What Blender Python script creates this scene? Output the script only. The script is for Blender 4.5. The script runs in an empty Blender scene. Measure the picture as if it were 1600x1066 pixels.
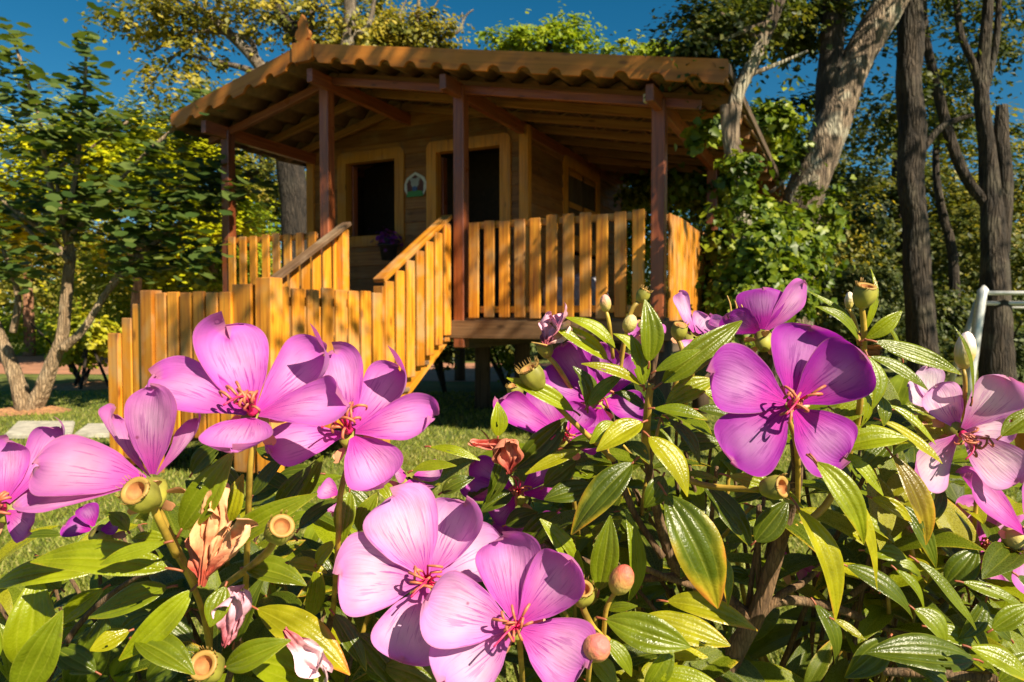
import bpy, bmesh, math, random
import numpy as np
from mathutils import Vector, Matrix
R = math.radians
random.seed(7); rng = np.random.default_rng(7)
scene = bpy.context.scene
COL = scene.collection

# ------------------------------------------------------------------ camera, sky, sun, exposure
FPX, CX, CY = 1100.0, 800.0, 533.0
CAM = Vector((0, 0, 1.0)); PITCH = math.atan(36.0 / FPX)
cd = bpy.data.cameras.new('camera'); cam = bpy.data.objects.new('camera', cd); COL.objects.link(cam)
cd.sensor_width = 36; cd.lens = 36 * FPX / 1600; cd.clip_start = .02; cd.clip_end = 3000
cam.location = CAM; cam.rotation_euler = (R(90) - PITCH, 0, 0)
cd.dof.use_dof = True; cd.dof.focus_distance = .40; cd.dof.aperture_fstop = 22
scene.camera = cam

SUN_AZ, SUN_EL = R(42), R(40)      # azimuth: to the right of straight-behind-the-camera
SUN = Vector((math.sin(SUN_AZ) * math.cos(SUN_EL), -math.cos(SUN_AZ) * math.cos(SUN_EL), math.sin(SUN_EL)))
w = bpy.data.worlds.new('World'); scene.world = w; w.use_nodes = True
nt = w.node_tree; bg = nt.nodes['Background']
sky = nt.nodes.new('ShaderNodeTexSky'); sky.sky_type = 'NISHITA'; sky.sun_disc = False
sky.sun_elevation = SUN_EL; sky.sun_rotation = math.atan2(SUN.x, SUN.y)
sky.air_density = 1.0; sky.dust_density = .2; sky.ozone_density = 4.0; sky.altitude = 800
hsn = nt.nodes.new('ShaderNodeHueSaturation'); hsn.inputs['Hue'].default_value = .483; hsn.inputs['Saturation'].default_value = 1.34
nt.links.new(sky.outputs[0], hsn.inputs['Color']); nt.links.new(hsn.outputs[0], bg.inputs[0]); bg.inputs[1].default_value = .041
sl = bpy.data.lights.new('sun', 'SUN'); sl.energy = 5.0; sl.angle = R(.5); sl.color = (1, .88, .66)
so = bpy.data.objects.new('sun', sl); COL.objects.link(so)
so.rotation_euler = (-SUN).to_track_quat('-Z', 'Y').to_euler()
vs = scene.view_settings; vs.view_transform = 'Standard'; vs.look = 'None'; vs.gamma = 1; vs.exposure = 1.08
scene.cycles.use_denoising = True
scene.cycles.max_bounces = 8; scene.cycles.transparent_max_bounces = 6

_cp, _sp = math.cos(PITCH), math.sin(PITCH)
RIGHT = Vector((1, 0, 0)); FWD = Vector((0, _cp, -_sp)); UPV = Vector((0, _sp, _cp))
def P(px, py, d):
    return CAM + FWD * d + RIGHT * ((px - CX) / FPX * d) + UPV * (-(py - CY) / FPX * d)

# ------------------------------------------------------------------ helpers
WM = {}
def link(o, parent=None, M=None):
    COL.objects.link(o)
    M = M or Matrix.Identity(4)
    if parent is not None:
        o.parent = parent; o.matrix_parent_inverse = WM[parent.name].inverted()
    o.matrix_basis = M; WM[o.name] = M.copy()
    return o
def tag(o, label=None, cat=None, group=None, kind=None):
    if label: o['label'] = label
    if cat: o['category'] = cat
    if group: o['group'] = group
    if kind: o['kind'] = kind
    return o
def empty(name, loc, label=None, cat=None, group=None, parent=None):
    o = bpy.data.objects.new(name, None); o.empty_display_size = .1
    link(o, parent, Matrix.Translation(Vector(loc)))
    return tag(o, label, cat, group)
def mesh_from(name, V, F, smooth=True, uv=None):
    me = bpy.data.meshes.new(name); me.from_pydata([tuple(v) for v in V], [], F)
    if smooth: me.shade_smooth()
    if uv is not None:
        l = me.uv_layers.new(name='UVMap'); a = np.asarray(uv, dtype=np.float32)
        idx = np.empty(len(me.loops), dtype=np.int32); me.loops.foreach_get('vertex_index', idx)
        l.data.foreach_set('uv', a[idx].ravel())
    me.update(); return me
def mob(name, me, mats, parent=None, M=None):
    if not isinstance(mats, (list, tuple)): mats = [mats]
    if not me.materials:
        for m in mats: me.materials.append(m)
    return link(bpy.data.objects.new(name, me), parent, M)
def cat_rom(pts, n=5):
    pts = [Vector(p) for p in pts]
    if len(pts) < 3: return [pts[0].lerp(pts[-1], i / n) for i in range(n + 1)], [i / n for i in range(n + 1)]
    out = []; par = []
    for i in range(len(pts) - 1):
        p0 = pts[max(i - 1, 0)]; p1 = pts[i]; p2 = pts[i + 1]; p3 = pts[min(i + 2, len(pts) - 1)]
        for k in range(n):
            t = k / n
            out.append(.5 * ((2 * p1) + (p2 - p0) * t + (2 * p0 - 5 * p1 + 4 * p2 - p3) * t * t + (3 * p1 - p0 - 3 * p2 + p3) * t ** 3)); par.append(i + t)
    out.append(pts[-1]); par.append(len(pts) - 1); return out, par
def tube_data(pts, radii, seg=8, n=5, rough=0.0, cap=True, rnd=random):
    c, par = cat_rom(pts, n)
    if len(pts) < 3: par = [q * (len(pts) - 1) for q in par]
    V = []; F = []; ref = None
    for i, p in enumerate(c):
        d = (c[min(i + 1, len(c) - 1)] - c[max(i - 1, 0)]).normalized()
        if ref is None:
            ref = d.orthogonal().normalized()
        ref = (ref - d * ref.dot(d)).normalized(); b = d.cross(ref)
        k = min(int(par[i]), len(radii) - 2); f = par[i] - k
        r = radii[k] * (1 - f) + radii[k + 1] * f
        for j in range(seg):
            a = 2 * math.pi * j / seg
            rr = r * (1 + rough * (math.sin(a * 3 + i * .35) * .5 + rnd.uniform(-.5, .5)))
            V.append(p + (ref * math.cos(a) + b * math.sin(a)) * rr)
    m = len(c)
    for i in range(m - 1):
        for j in range(seg):
            F.append((i * seg + j, i * seg + (j + 1) % seg, (i + 1) * seg + (j + 1) % seg, (i + 1) * seg + j))
    if cap:
        F.append(tuple(range((m - 1) * seg, m * seg))); F.append(tuple(reversed(range(seg))))
    return V, F
def join(parts):
    V = []; F = []
    for v, f in parts:
        o = len(V); V += list(v); F += [tuple(i + o for i in q) for q in f]
    return V, F
def tube(name, pts, radii, mat, parent, seg=8, n=5, rough=0.0):
    V, F = tube_data(pts, radii, seg, n, rough)
    return mob(name, mesh_from(name, V, F), mat, parent)
_box = {}
def box_mesh(wx, wy, wz, bev):
    key = (round(wx, 4), round(wy, 4), round(wz, 4), bev)
    if key in _box: return _box[key].copy() if False else _box[key]
    bm = bmesh.new(); bmesh.ops.create_cube(bm, size=1)
    for v in bm.verts: v.co = Vector((v.co.x * wx, v.co.y * wy, v.co.z * wz))
    if bev: bmesh.ops.bevel(bm, geom=list(bm.edges), offset=bev, segments=1, affect='EDGES')
    me = bpy.data.meshes.new('board'); bm.to_mesh(me); bm.free(); _box[key] = me
    return me
_boxmat = {}
def plank(name, p0, p1, width, thick, face, mat, parent, bev=.004):
    """board from p0 to p1 (centre line), its broad face turned to 'face'"""
    p0 = Vector(p0); p1 = Vector(p1); z = (p1 - p0); L = z.length; z.normalize()
    y = Vector(face); y = (y - z * y.dot(z)).normalized(); x = y.cross(z)
    key = (round(width, 4), round(thick, 4), round(L, 4), bev, mat.name)
    if key not in _boxmat:
        me = box_mesh(width, thick, L, bev).copy(); me.materials.append(mat); _boxmat[key] = me
    c = (p0 + p1) / 2
    M = Matrix(((x.x, y.x, z.x, c.x), (x.y, y.y, z.y, c.y), (x.z, y.z, z.z, c.z), (0, 0, 0, 1)))
    return link(bpy.data.objects.new(name, _boxmat[key]), parent, M)

# ------------------------------------------------------------------ materials
def new_mat(name):
    m = bpy.data.materials.new(name); m.use_nodes = True
    return m, m.node_tree, m.node_tree.nodes['Principled BSDF']
def N(t, typ, **kw):
    n = t.nodes.new(typ)
    for k, v in kw.items(): setattr(n, k, v)
    return n
def ramp(t, stops, interp='LINEAR'):
    r = N(t, 'ShaderNodeValToRGB'); r.color_ramp.interpolation = interp
    e = r.color_ramp.elements
    while len(e) < len(stops): e.new(.5)
    for i, (p, c) in enumerate(stops): e[i].position = p; e[i].color = (*c, 1) if len(c) == 3 else c
    return r
def mixc(t, fac, a, b, blend='MIX'):
    m = N(t, 'ShaderNodeMix', data_type='RGBA', blend_type=blend)
    for s, v in ((0, fac), (6, a), (7, b)):
        if hasattr(v, 'is_linked') or isinstance(v, bpy.types.NodeSocket): t.links.new(v, m.inputs[s])
        else: m.inputs[s].default_value = v if s == 0 else (*v, 1)
    return m.outputs[2]
def math_n(t, op, a, b=None, c=None, clamp=False):
    m = N(t, 'ShaderNodeMath', operation=op, use_clamp=clamp)
    for i, v in enumerate((a, b, c)):
        if v is None: continue
        if isinstance(v, bpy.types.NodeSocket): t.links.new(v, m.inputs[i])
        else: m.inputs[i].default_value = v
    return m.outputs[0]
def maprange(t, v, a, b, c=0, d=1):
    m = N(t, 'ShaderNodeMapRange'); t.links.new(v, m.inputs[0])
    for i, x in enumerate((a, b, c, d)): m.inputs[i + 1].default_value = x
    return m.outputs[0]
def bump(t, h, strength, dist, target):
    b = N(t, 'ShaderNodeBump'); b.inputs['Strength'].default_value = strength; b.inputs['Distance'].default_value = dist
    t.links.new(h, b.inputs['Height']); t.links.new(b.outputs[0], target.inputs['Normal']); return b
def wood(name, dark, mid, light, rough=.45, worn=0.0, worn_col=(.42, .34, .22), scale=1.0, coat=0.0):
    m, t, p = new_mat(name)
    tc = N(t, 'ShaderNodeTexCoord'); oi = N(t, 'ShaderNodeObjectInfo')
    off = N(t, 'ShaderNodeVectorMath', operation='MULTIPLY_ADD')
    comb = N(t, 'ShaderNodeCombineXYZ')
    for i in range(3): t.links.new(oi.outputs['Random'], comb.inputs[i])
    t.links.new(comb.outputs[0], off.inputs[0]); off.inputs[1].default_value = (13, 17, 23); t.links.new(tc.outputs['Object'], off.inputs[2])
    mp = N(t, 'ShaderNodeMapping'); mp.inputs['Scale'].default_value = (38 * scale, 38 * scale, 2.0 * scale); t.links.new(off.outputs[0], mp.inputs[0])
    n1 = N(t, 'ShaderNodeTexNoise'); n1.inputs['Scale'].default_value = 1; n1.inputs['Detail'].default_value = 5; n1.inputs['Distortion'].default_value = .6; t.links.new(mp.outputs[0], n1.inputs[0])
    n2 = N(t, 'ShaderNodeTexNoise'); n2.inputs['Scale'].default_value = 5; n2.inputs['Detail'].default_value = 3; t.links.new(off.outputs[0], n2.inputs[0])
    r = ramp(t, [(.28, dark), (.5, mid), (.72, light)]); t.links.new(n1.outputs[0], r.inputs[0])
    c = r.outputs[0]
    var = maprange(t, oi.outputs['Random'], 0, 1, .62, 1.2)
    hsv = N(t, 'ShaderNodeHueSaturation'); t.links.new(c, hsv.inputs['Color']); t.links.new(var, hsv.inputs['Value'])
    c = hsv.outputs[0]
    # knots
    mk = N(t, 'ShaderNodeMapping'); mk.inputs['Scale'].default_value = (9, 9, 3.2); t.links.new(off.outputs[0], mk.inputs[0])
    vo = N(t, 'ShaderNodeTexVoronoi'); vo.inputs['Scale'].default_value = 1.0; t.links.new(mk.outputs[0], vo.inputs[0])
    kn = maprange(t, vo.outputs['Distance'], .06, .16, .75, 0); 
    c = mixc(t, kn, c, tuple(x * .35 for x in dark))
    gs = N(t, 'ShaderNodeSeparateXYZ'); t.links.new(tc.outputs['Generated'], gs.inputs[0])
    en = math_n(t, 'ABSOLUTE', math_n(t, 'MULTIPLY_ADD', gs.outputs[2], 2, -1))
    ef = math_n(t, 'MULTIPLY', maprange(t, math_n(t, 'ADD', en, math_n(t, 'MULTIPLY_ADD', n2.outputs[0], .3, -.15)), .86, 1.02, 0, .55), 1.0)
    c = mixc(t, ef, c, tuple(x * .5 + .03 for x in dark))
    ms = N(t, 'ShaderNodeMapping'); ms.inputs['Scale'].default_value = (55, 55, 1.1); t.links.new(off.outputs[0], ms.inputs[0])
    n3 = N(t, 'ShaderNodeTexNoise'); n3.inputs['Scale'].default_value = 1; n3.inputs['Detail'].default_value = 2; t.links.new(ms.outputs[0], n3.inputs[0])
    c = mixc(t, maprange(t, n3.outputs[0], .58, .74, 0, .6), c, tuple(x * .55 for x in dark))
    if worn:
        wf = maprange(t, n2.outputs[0], .5 , .72, 0, worn)
        c = mixc(t, wf, c, worn_col)
    t.links.new(c, p.inputs['Base Color']); p.inputs['Roughness'].default_value = rough
    rr = maprange(t, n2.outputs[0], .3, .7, rough - .1, rough + .2); t.links.new(rr, p.inputs['Roughness'])
    p.inputs['Coat Weight'].default_value = coat; p.inputs['Coat Roughness'].default_value = .3
    bump(t, n1.outputs[0], .35, .004, p)
    return m
M_SLAT = wood('varnished_pine', (.36, .105, .008), (.63, .235, .015), (.72, .32, .03), .42, .55, (.46, .31, .15))
M_PINE = wood('pine_trim', (.46, .16, .012), (.68, .27, .022), (.74, .33, .035), .45, .2)
M_POST = wood('red_varnished_post', (.16, .036, .014), (.30, .075, .024), (.38, .12, .035), .36, .0, coat=.3)
M_FASC = wood('orange_fascia_paint', (.40, .12, .012), (.54, .18, .018), (.60, .22, .028), .5, .15, (.22, .12, .06), scale=.5)
M_SIDE = wood('brown_siding', (.17, .06, .012), (.30, .12, .026), (.38, .17, .045), .5, .3, (.33, .24, .14))
M_BEAM = wood('weathered_beam', (.13, .065, .03), (.24, .13, .06), (.33, .20, .10), .65, .5, (.36, .28, .19))
M_STILT = wood('dark_stilt', (.05, .03, .018), (.09, .055, .03), (.13, .085, .05), .7)
M_ROOFW = wood('roof_timber', (.20, .075, .02), (.33, .14, .035), (.42, .20, .06), .5)

def simple(name, col, rough=.6, metal=0, noise=0.0, nscale=20, bumpd=0.0):
    m, t, p = new_mat(name); p.inputs['Roughness'].default_value = rough; p.inputs['Metallic'].default_value = metal
    tc = N(t, 'ShaderNodeTexCoord'); n = N(t, 'ShaderNodeTexNoise'); n.inputs['Scale'].default_value = nscale; n.inputs['Detail'].default_value = 6
    t.links.new(tc.outputs['Object'], n.inputs[0])
    r = ramp(t, [(.3, tuple(x * (1 - noise) for x in col)), (.7, tuple(min(1, x * (1 + noise)) for x in col))]); t.links.new(n.outputs[0], r.inputs[0])
    t.links.new(r.outputs[0], p.inputs['Base Color'])
    if bumpd: bump(t, n.outputs[0], .6, bumpd, p)
    return m
M_TILE = simple('clay_tile', (.20, .105, .045), .7, 0, .35, 9, .003)
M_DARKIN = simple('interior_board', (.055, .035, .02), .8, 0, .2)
M_STEEL = simple('galvanised_tube', (.72, .71, .69), .4, .35, .12, 30)
M_SLAB = simple('concrete_slab', (.40, .37, .31), .85, 0, .3, 14, .004)
M_SACK = simple('white_cloth', (.46, .46, .52), .8, 0, .25, 25, .003)
M_POT = simple('dark_pot', (.03, .025, .022), .6, 0, .2)
M_ORANGE = simple('orange_clay', (.55, .16, .025), .6, 0, .2, 12)
M_BRICK = simple('brick_red', (.38, .13, .05), .75, 0, .3, 30)
M_WHITE = simple('white_paint', (.62, .60, .56), .55, 0, .1)
M_MAROON = simple('maroon_paint', (.11, .03, .025), .55, 0, .1)
M_GREENP = simple('green_paint', (.05, .22, .06), .55, 0, .1)
M_BLUEP = simple('blue_paint', (.05, .10, .30), .55, 0, .1)
M_GREYP = simple('grey_paint', (.35, .36, .36), .55, 0, .1)
M_BOLT = simple('pale_block', (.6, .58, .52), .6, 0, .1)

def bark(name, a, b, lichen=(.42, .40, .30), lf=.4, vs=14.0):
    m, t, p = new_mat(name); tc = N(t, 'ShaderNodeTexCoord')
    mp = N(t, 'ShaderNodeMapping'); mp.inputs['Scale'].default_value = (vs, vs, vs * .22); t.links.new(tc.outputs['Object'], mp.inputs[0])
    n1 = N(t, 'ShaderNodeTexNoise'); n1.inputs['Scale'].default_value = 1; n1.inputs['Detail'].default_value = 8; n1.inputs['Roughness'].default_value = .7; t.links.new(mp.outputs[0], n1.inputs[0])
    n2 = N(t, 'ShaderNodeTexNoise'); n2.inputs['Scale'].default_value = vs * .28; n2.inputs['Detail'].default_value = 6; t.links.new(tc.outputs['Object'], n2.inputs[0])
    r = ramp(t, [(.38, a), (.62, b)]); t.links.new(n1.outputs[0], r.inputs[0])
    f = maprange(t, n2.outputs[0], .52, .62, 0, lf)
    t.links.new(mixc(t, f, r.outputs[0], lichen), p.inputs['Base Color']); p.inputs['Roughness'].default_value = .9
    mv = N(t, 'ShaderNodeMapping'); mv.inputs['Scale'].default_value = (vs * 2.6, vs * 2.6, vs * .34); t.links.new(tc.outputs['Object'], mv.inputs[0])
    dv = N(t, 'ShaderNodeVectorMath', operation='MULTIPLY_ADD'); t.links.new(n2.outputs['Color'], dv.inputs[0]); dv.inputs[1].default_value = (1.6, 1.6, 1.6); t.links.new(mv.outputs[0], dv.inputs[2])
    vo = N(t, 'ShaderNodeTexVoronoi', feature='DISTANCE_TO_EDGE'); vo.inputs['Scale'].default_value = 1.0; t.links.new(dv.outputs[0], vo.inputs[0])
    cr = maprange(t, vo.outputs['Distance'], .0, .16, .6, 0)
    c0 = mixc(t, f, r.outputs[0], lichen); t.links.new(mixc(t, cr, c0, tuple(x * .35 for x in a)), p.inputs['Base Color'])
    hh = math_n(t, 'ADD', math_n(t, 'MULTIPLY', n1.outputs[0], .6), math_n(t, 'MINIMUM', vo.outputs['Distance'], .3))
    bump(t, hh, 1.0, .05 if vs < 100 else .001, p); return m
M_BARK_PALE = bark('pale_bark', (.06, .038, .024), (.34, .245, .165), (.44, .42, .32), .6, 11)
M_BARK_DARK = bark('dark_bark', (.016, .010, .006), (.062, .042, .027), (.15, .13, .09), .35, 10)
M_BARK_TAN = bark('tan_bark', (.22, .14, .075), (.44, .31, .19), (.5, .42, .3), .3, 14)
M_BARK_GREY = bark('grey_bark', (.07, .05, .035), (.30, .23, .165), (.42, .38, .30), .5, 16)
M_BARK_BLACK = bark('blackish_bark', (.012, .008, .005), (.05, .036, .025), (.10, .085, .06), .2, 10)
M_STEM = bark('shrub_bark', (.085, .045, .022), (.20, .115, .055), (.28, .2, .12), .3, 160)
M_STEMG = simple('young_stem', (.38, .25, .035), .5, 0, .5, 90)

def foliage(name, cols, transl=.35, rough=.5, spec=.35):
    """leaf material: colours chosen by a per-leaf number stored on the mesh"""
    m, t, p = new_mat(name)
    at = N(t, 'ShaderNodeAttribute'); at.attribute_name = 'rnd'
    st = [(i / max(1, len(cols) - 1), c) for i, c in enumerate(cols)]
    r = ramp(t, st); t.links.new(at.outputs['Fac'], r.inputs[0])
    t.links.new(r.outputs[0], p.inputs['Base Color']); p.inputs['Roughness'].default_value = rough
    p.inputs['Specular IOR Level'].default_value = spec
    tr = N(t, 'ShaderNodeBsdfTranslucent')
    br = mixc(t, 1.0, r.outputs[0], (1.6, 1.5, .6), 'MULTIPLY'); t.links.new(br, tr.inputs[0])
    mx = N(t, 'ShaderNodeMixShader'); mx.inputs[0].default_value = transl
    t.links.new(p.outputs[0], mx.inputs[1]); t.links.new(tr.outputs[0], mx.inputs[2])
    t.links.new(mx.outputs[0], t.nodes['Material Output'].inputs[0]); return m
M_F_BAUH = foliage('orchid_tree_leaf', [(.03, .06, .012), (.05, .09, .016), (.10, .14, .03), (.16, .20, .05)])
M_F_YEL = foliage('yellow_green_leaf', [(.27, .32, .004), (.40, .42, .006), (.54, .50, .010)])
M_F_GREEN = foliage('fresh_green_leaf', [(.10, .17, .008), (.20, .28, .012), (.34, .38, .02)])
M_F_OLIVE = foliage('olive_leaf', [(.06, .075, .012), (.14, .145, .018), (.28, .25, .03), (.46, .36, .05)])
M_F_DARK = foliage('dark_leaf', [(.02, .036, .008), (.045, .065, .012), (.09, .11, .018), (.17, .16, .025)])
M_F_IVY = foliage('ivy_leaf', [(.03, .06, .005), (.10, .155, .008), (.26, .30, .015)], .3, .45, .4)
M_F_LOW = foliage('grey_green_leaf', [(.05, .08, .02), (.11, .14, .04), (.19, .21, .07)])
M_F_LIME = foliage('lime_leaf', [(.20, .24, .01), (.36, .36, .012), (.5, .45, .03)])

# ------------------------------------------------------------------ leaves spread through crowns (numpy)
DIAMOND = np.array([[0, -.5, 0], [.32, -.05, .06], [0, .5, -.04], [-.32, -.05, .06]])
DIA_F = [[0, 1, 2], [0, 2, 3]]
ROUND = np.array([[0, -.42, 0], [.36, -.3, .05], [.5, .05, .1], [.3, .46, .05], [0, .34, 0], [-.3, .46, .05], [-.5, .05, .1], [-.36, -.3, .05]])
RND_F = [[0, 1, 2, 4], [2, 3, 4], [0, 4, 6, 7], [4, 5, 6]]
HEART = np.array([[0, -.35, 0], [.3, -.45, .06], [.46, -.1, .08], [.22, .28, 0], [0, .6, -.08], [-.22, .28, 0], [-.46, -.1, .08], [-.3, -.45, .06]])
HRT_F = [[0, 1, 2, 3], [0, 3, 4], [0, 4, 5], [0, 5, 6, 7]]
def leaves_mesh(name, pos, size, shape=DIAMOND, faces=DIA_F, up=.6, rseed=1, tint=None, out=None, outw=0.0):
    g = np.random.default_rng(rseed); n = len(pos)
    nz = g.normal(size=(n, 3)); nz /= np.linalg.norm(nz, axis=1)[:, None] + 1e-9
    nz = nz * (1 - up) ; nz[:, 2] += up
    nz += np.array(SUN)[None] * .25
    if out is not None: nz += out * outw
    nz /= np.linalg.norm(nz, axis=1)[:, None] + 1e-9
    a = g.normal(size=(n, 3)); a[:, 2] -= .5
    ax = np.cross(a, nz); ax /= np.linalg.norm(ax, axis=1)[:, None] + 1e-9
    ay = np.cross(nz, ax)
    s = size * g.uniform(.6, 1.3, n)
    k = len(shape)
    V = (pos[:, None, :] + s[:, None, None] * (shape[None, :, 0:1] * ax[:, None, :] + shape[None, :, 1:2] * ay[:, None, :] + shape[None, :, 2:3] * nz[:, None, :]))
    V = V.reshape(-1, 3)
    me = bpy.data.meshes.new(name)
    nl = sum(len(f) for f in faces); nf = len(faces)
    me.vertices.add(n * k); me.vertices.foreach_set('co', V.astype(np.float32).ravel())
    base = np.concatenate([np.array(f) for f in faces])
    li = (np.arange(n)[:, None] * k + base[None]).ravel().astype(np.int32)
    me.loops.add(n * nl); me.loops.foreach_set('vertex_index', li)
    st = np.cumsum([0] + [len(f) for f in faces])[:-1]
    ls = (np.arange(n)[:, None] * nl + st[None]).ravel().astype(np.int32)
    me.polygons.add(n * nf); me.polygons.foreach_set('loop_start', ls)
    me.update(calc_edges=True)
    at = me.attributes.new('rnd', 'FLOAT', 'POINT')
    rv = g.uniform(0, 1, n) if tint is None else np.clip(tint + g.normal(0, .16, n), 0, 1)
    at.data.foreach_set('value', np.repeat(rv, k).astype(np.float32))
    return me
def clump_points(center, radii, n, nclump, spread, g, flat=.75, shell=.55):
    c = np.array(center); r = np.array(radii)
    d = g.normal(size=(nclump, 3)); d /= np.linalg.norm(d, axis=1)[:, None]
    rad = shell + (1 - shell) * g.uniform(0, 1, nclump) ** .7
    cc = c + d * r * rad[:, None]
    wgt = g.uniform(.3, 1.6, nclump); wgt /= wgt.sum()
    idx = g.choice(nclump, n, p=wgt)
    dirs = g.normal(size=(nclump, 7, 3)); dirs[:, :, 2] *= .45; dirs /= np.linalg.norm(dirs, axis=2)[:, :, None]
    off = dirs[idx, g.integers(0, 7, n)] * np.abs(g.normal(0, 1.5, n))[:, None] + g.normal(size=(n, 3)) * .34
    off = off * spread * g.uniform(.6, 1.4, nclump)[idx][:, None]; off[:, 2] -= .25 * spread * (off[:, 0] ** 2 + off[:, 1] ** 2) / (spread ** 2 * 4)
    pts = cc[idx] + off
    ct = g.uniform(.1, .9, nclump)[idx]
    o = (pts - c) / r; o /= np.linalg.norm(o, axis=1)[:, None] + 1e-9
    return pts, ct, o
def crown_px(name, parent, ells, mat, leaf, seed, shape=DIAMOND, faces=DIA_F, up=.5, outw=.3):
    """ells: (px, py, rx_px, ry_px, depth, n, nclump, spread_m)"""
    g = np.random.default_rng(seed); PP = []; TT = []; OO = []
    for (px, py, rx, ry, d, n, nc, sp) in ells:
        c = P(px, py, d); rxm = rx / FPX * d; rym = ry / FPX * d
        p, t, o = clump_points(c, (rxm, max(rxm, rym) * .8, rym), n, nc, sp, g)
        PP.append(p); TT.append(t); OO.append(o)
    PP = np.concatenate(PP); TT = np.concatenate(TT); OO = np.concatenate(OO)
    keep = PP[:, 2] > .03
    me = leaves_mesh(name, PP[keep], leaf, shape, faces, up, seed, TT[keep], OO[keep], outw)
    return mob(name, me, mat, parent)

# ================================================================== GROUND
def disc(name, pts, z, mat, kind='structure'):
    V = [(x, y, z) for x, y in pts]; o = mob(name, mesh_from(name, V, [tuple(range(len(V)))], False), mat); o['kind'] = kind; return o
def lawn_mat():
    m, t, p = new_mat('lawn'); tc = N(t, 'ShaderNodeTexCoord')
    n1 = N(t, 'ShaderNodeTexNoise'); n1.inputs['Scale'].default_value = 60; n1.inputs['Detail'].default_value = 8; t.links.new(tc.outputs['Object'], n1.inputs[0])
    n2 = N(t, 'ShaderNodeTexNoise'); n2.inputs['Scale'].default_value = 1.3; n2.inputs['Detail'].default_value = 4; t.links.new(tc.outputs['Object'], n2.inputs[0])
    r1 = ramp(t, [(.3, (.05, .075, .012)), (.7, (.19, .215, .035))]); t.links.new(n1.outputs[0], r1.inputs[0])
    r2 = ramp(t, [(.35, (.7, .8, .6)), (.65, (1.25, 1.1, 1.0))]); t.links.new(n2.outputs[0], r2.inputs[0])
    t.links.new(mixc(t, 1.0, r1.outputs[0], r2.outputs[0], 'MULTIPLY'), p.inputs['Base Color']); p.inputs['Roughness'].default_value = .9
    bump(t, n1.outputs[0], .8, .03, p); return m
M_LAWN = lawn_mat()
ground = disc('ground', [(-900, -400), (900, -400), (900, 1600), (-900, 1600)], 0, M_LAWN)
def path_mat():
    m, t, p = new_mat('terracotta_paving'); tc = N(t, 'ShaderNodeTexCoord')
    br = N(t, 'ShaderNodeTexBrick'); br.inputs['Scale'].default_value = 3.2
    br.inputs['Color1'].default_value = (.44, .20, .115, 1); br.inputs['Color2'].default_value = (.36, .155, .085, 1); br.inputs['Mortar'].default_value = (.30, .17, .11, 1); br.inputs['Mortar Size'].default_value = .03
    t.links.new(tc.outputs['Object'], br.inputs[0])
    n = N(t, 'ShaderNodeTexNoise'); n.inputs['Scale'].default_value = 1.5; n.inputs['Detail'].default_value = 6; t.links.new(tc.outputs['Object'], n.inputs[0])
    r = ramp(t, [(.3, (.75, .75, .75)), (.7, (1.15, 1.1, 1.05))]); t.links.new(n.outputs[0], r.inputs[0])
    t.links.new(mixc(t, 1.0, br.outputs[0], r.outputs[0], 'MULTIPLY'), p.inputs['Base Color']); p.inputs['Roughness'].default_value = .85; return m
def px_ground(px, d): 
    q = P(px, 500, d); return (q.x, q.y)
near = [(-900, 13.0), (-200, 12.7), (150, 12.4), (400, 11.8), (700, 11.0), (900, 10.9), (1200, 11.4)]
far = [(1200, 15.5), (900, 15.4), (700, 15.6), (400, 17), (150, 18.2), (-200, 19), (-900, 19.5)]
disc('path', [px_ground(*q) for q in near + far], .006, path_mat())

# short grass blades in the sunny foreground lawn
def grass():
    g = np.random.default_rng(3); n = 150000
    d = 1.5 * (9.5 / 1.5) ** g.uniform(0, 1, n) ; x = g.uniform(-.95, .95, n) * d
    pos = np.stack([x, d, np.zeros(n)], 1)
    h = g.uniform(.015, .042, n); wd = g.uniform(.0022, .0045, n) * (1 + d * .12)
    a = g.uniform(0, 2 * np.pi, n); lean = g.normal(0, .018, (n, 2))
    dx = np.stack([np.cos(a), np.sin(a), np.zeros(n)], 1) * wd[:, None]
    tip = pos + np.stack([lean[:, 0], lean[:, 1], h], 1)
    V = np.stack([pos - dx, pos + dx, tip], 1).reshape(-1, 3)
    me = bpy.data.meshes.new('grass'); me.vertices.add(3 * n); me.vertices.foreach_set('co', V.astype(np.float32).ravel())
    me.loops.add(3 * n); me.loops.foreach_set('vertex_index', np.arange(3 * n, dtype=np.int32))
    me.polygons.add(n); me.polygons.foreach_set('loop_start', np.arange(0, 3 * n, 3, dtype=np.int32)); me.update(calc_edges=True)
    at = me.attributes.new('rnd', 'FLOAT', 'POINT'); at.data.foreach_set('value', np.repeat(g.uniform(0, 1, n), 3).astype(np.float32))
    o = mob('grass', me, foliage('grass_blade', [(.09, .13, .015), (.19, .24, .03), (.30, .32, .06), (.42, .38, .14)], .35, .5, .2))
    tag(o, 'short sunlit lawn grass seen between the shrub branches', 'grass', kind='stuff')
grass()
def slab(px0, px1, d0, d1, label):
    q = [px_ground(px0, d0), px_ground(px1, d0), px_ground(px1 + 6, d1), px_ground(px0 + 22, d1)]
    bm = bmesh.new(); vs_ = [bm.verts.new((x, y, .002)) for x, y in q]; f = bm.faces.new(vs_)
    e = bmesh.ops.extrude_face_region(bm, geom=[f]); bmesh.ops.translate(bm, verts=[v for v in e['geom'] if isinstance(v, bmesh.types.BMVert)], vec=(0, 0, .045))
    bmesh.ops.bevel(bm, geom=list(bm.edges), offset=.008, segments=2, affect='EDGES'); bmesh.ops.recalc_face_normals(bm, faces=list(bm.faces))
    me = bpy.data.meshes.new('stepping_stone'); bm.to_mesh(me); bm.free()
    tag(mob('stepping_stone', me, M_SLAB), label, 'paving slab', 'stepping stones on the lawn')
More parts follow.
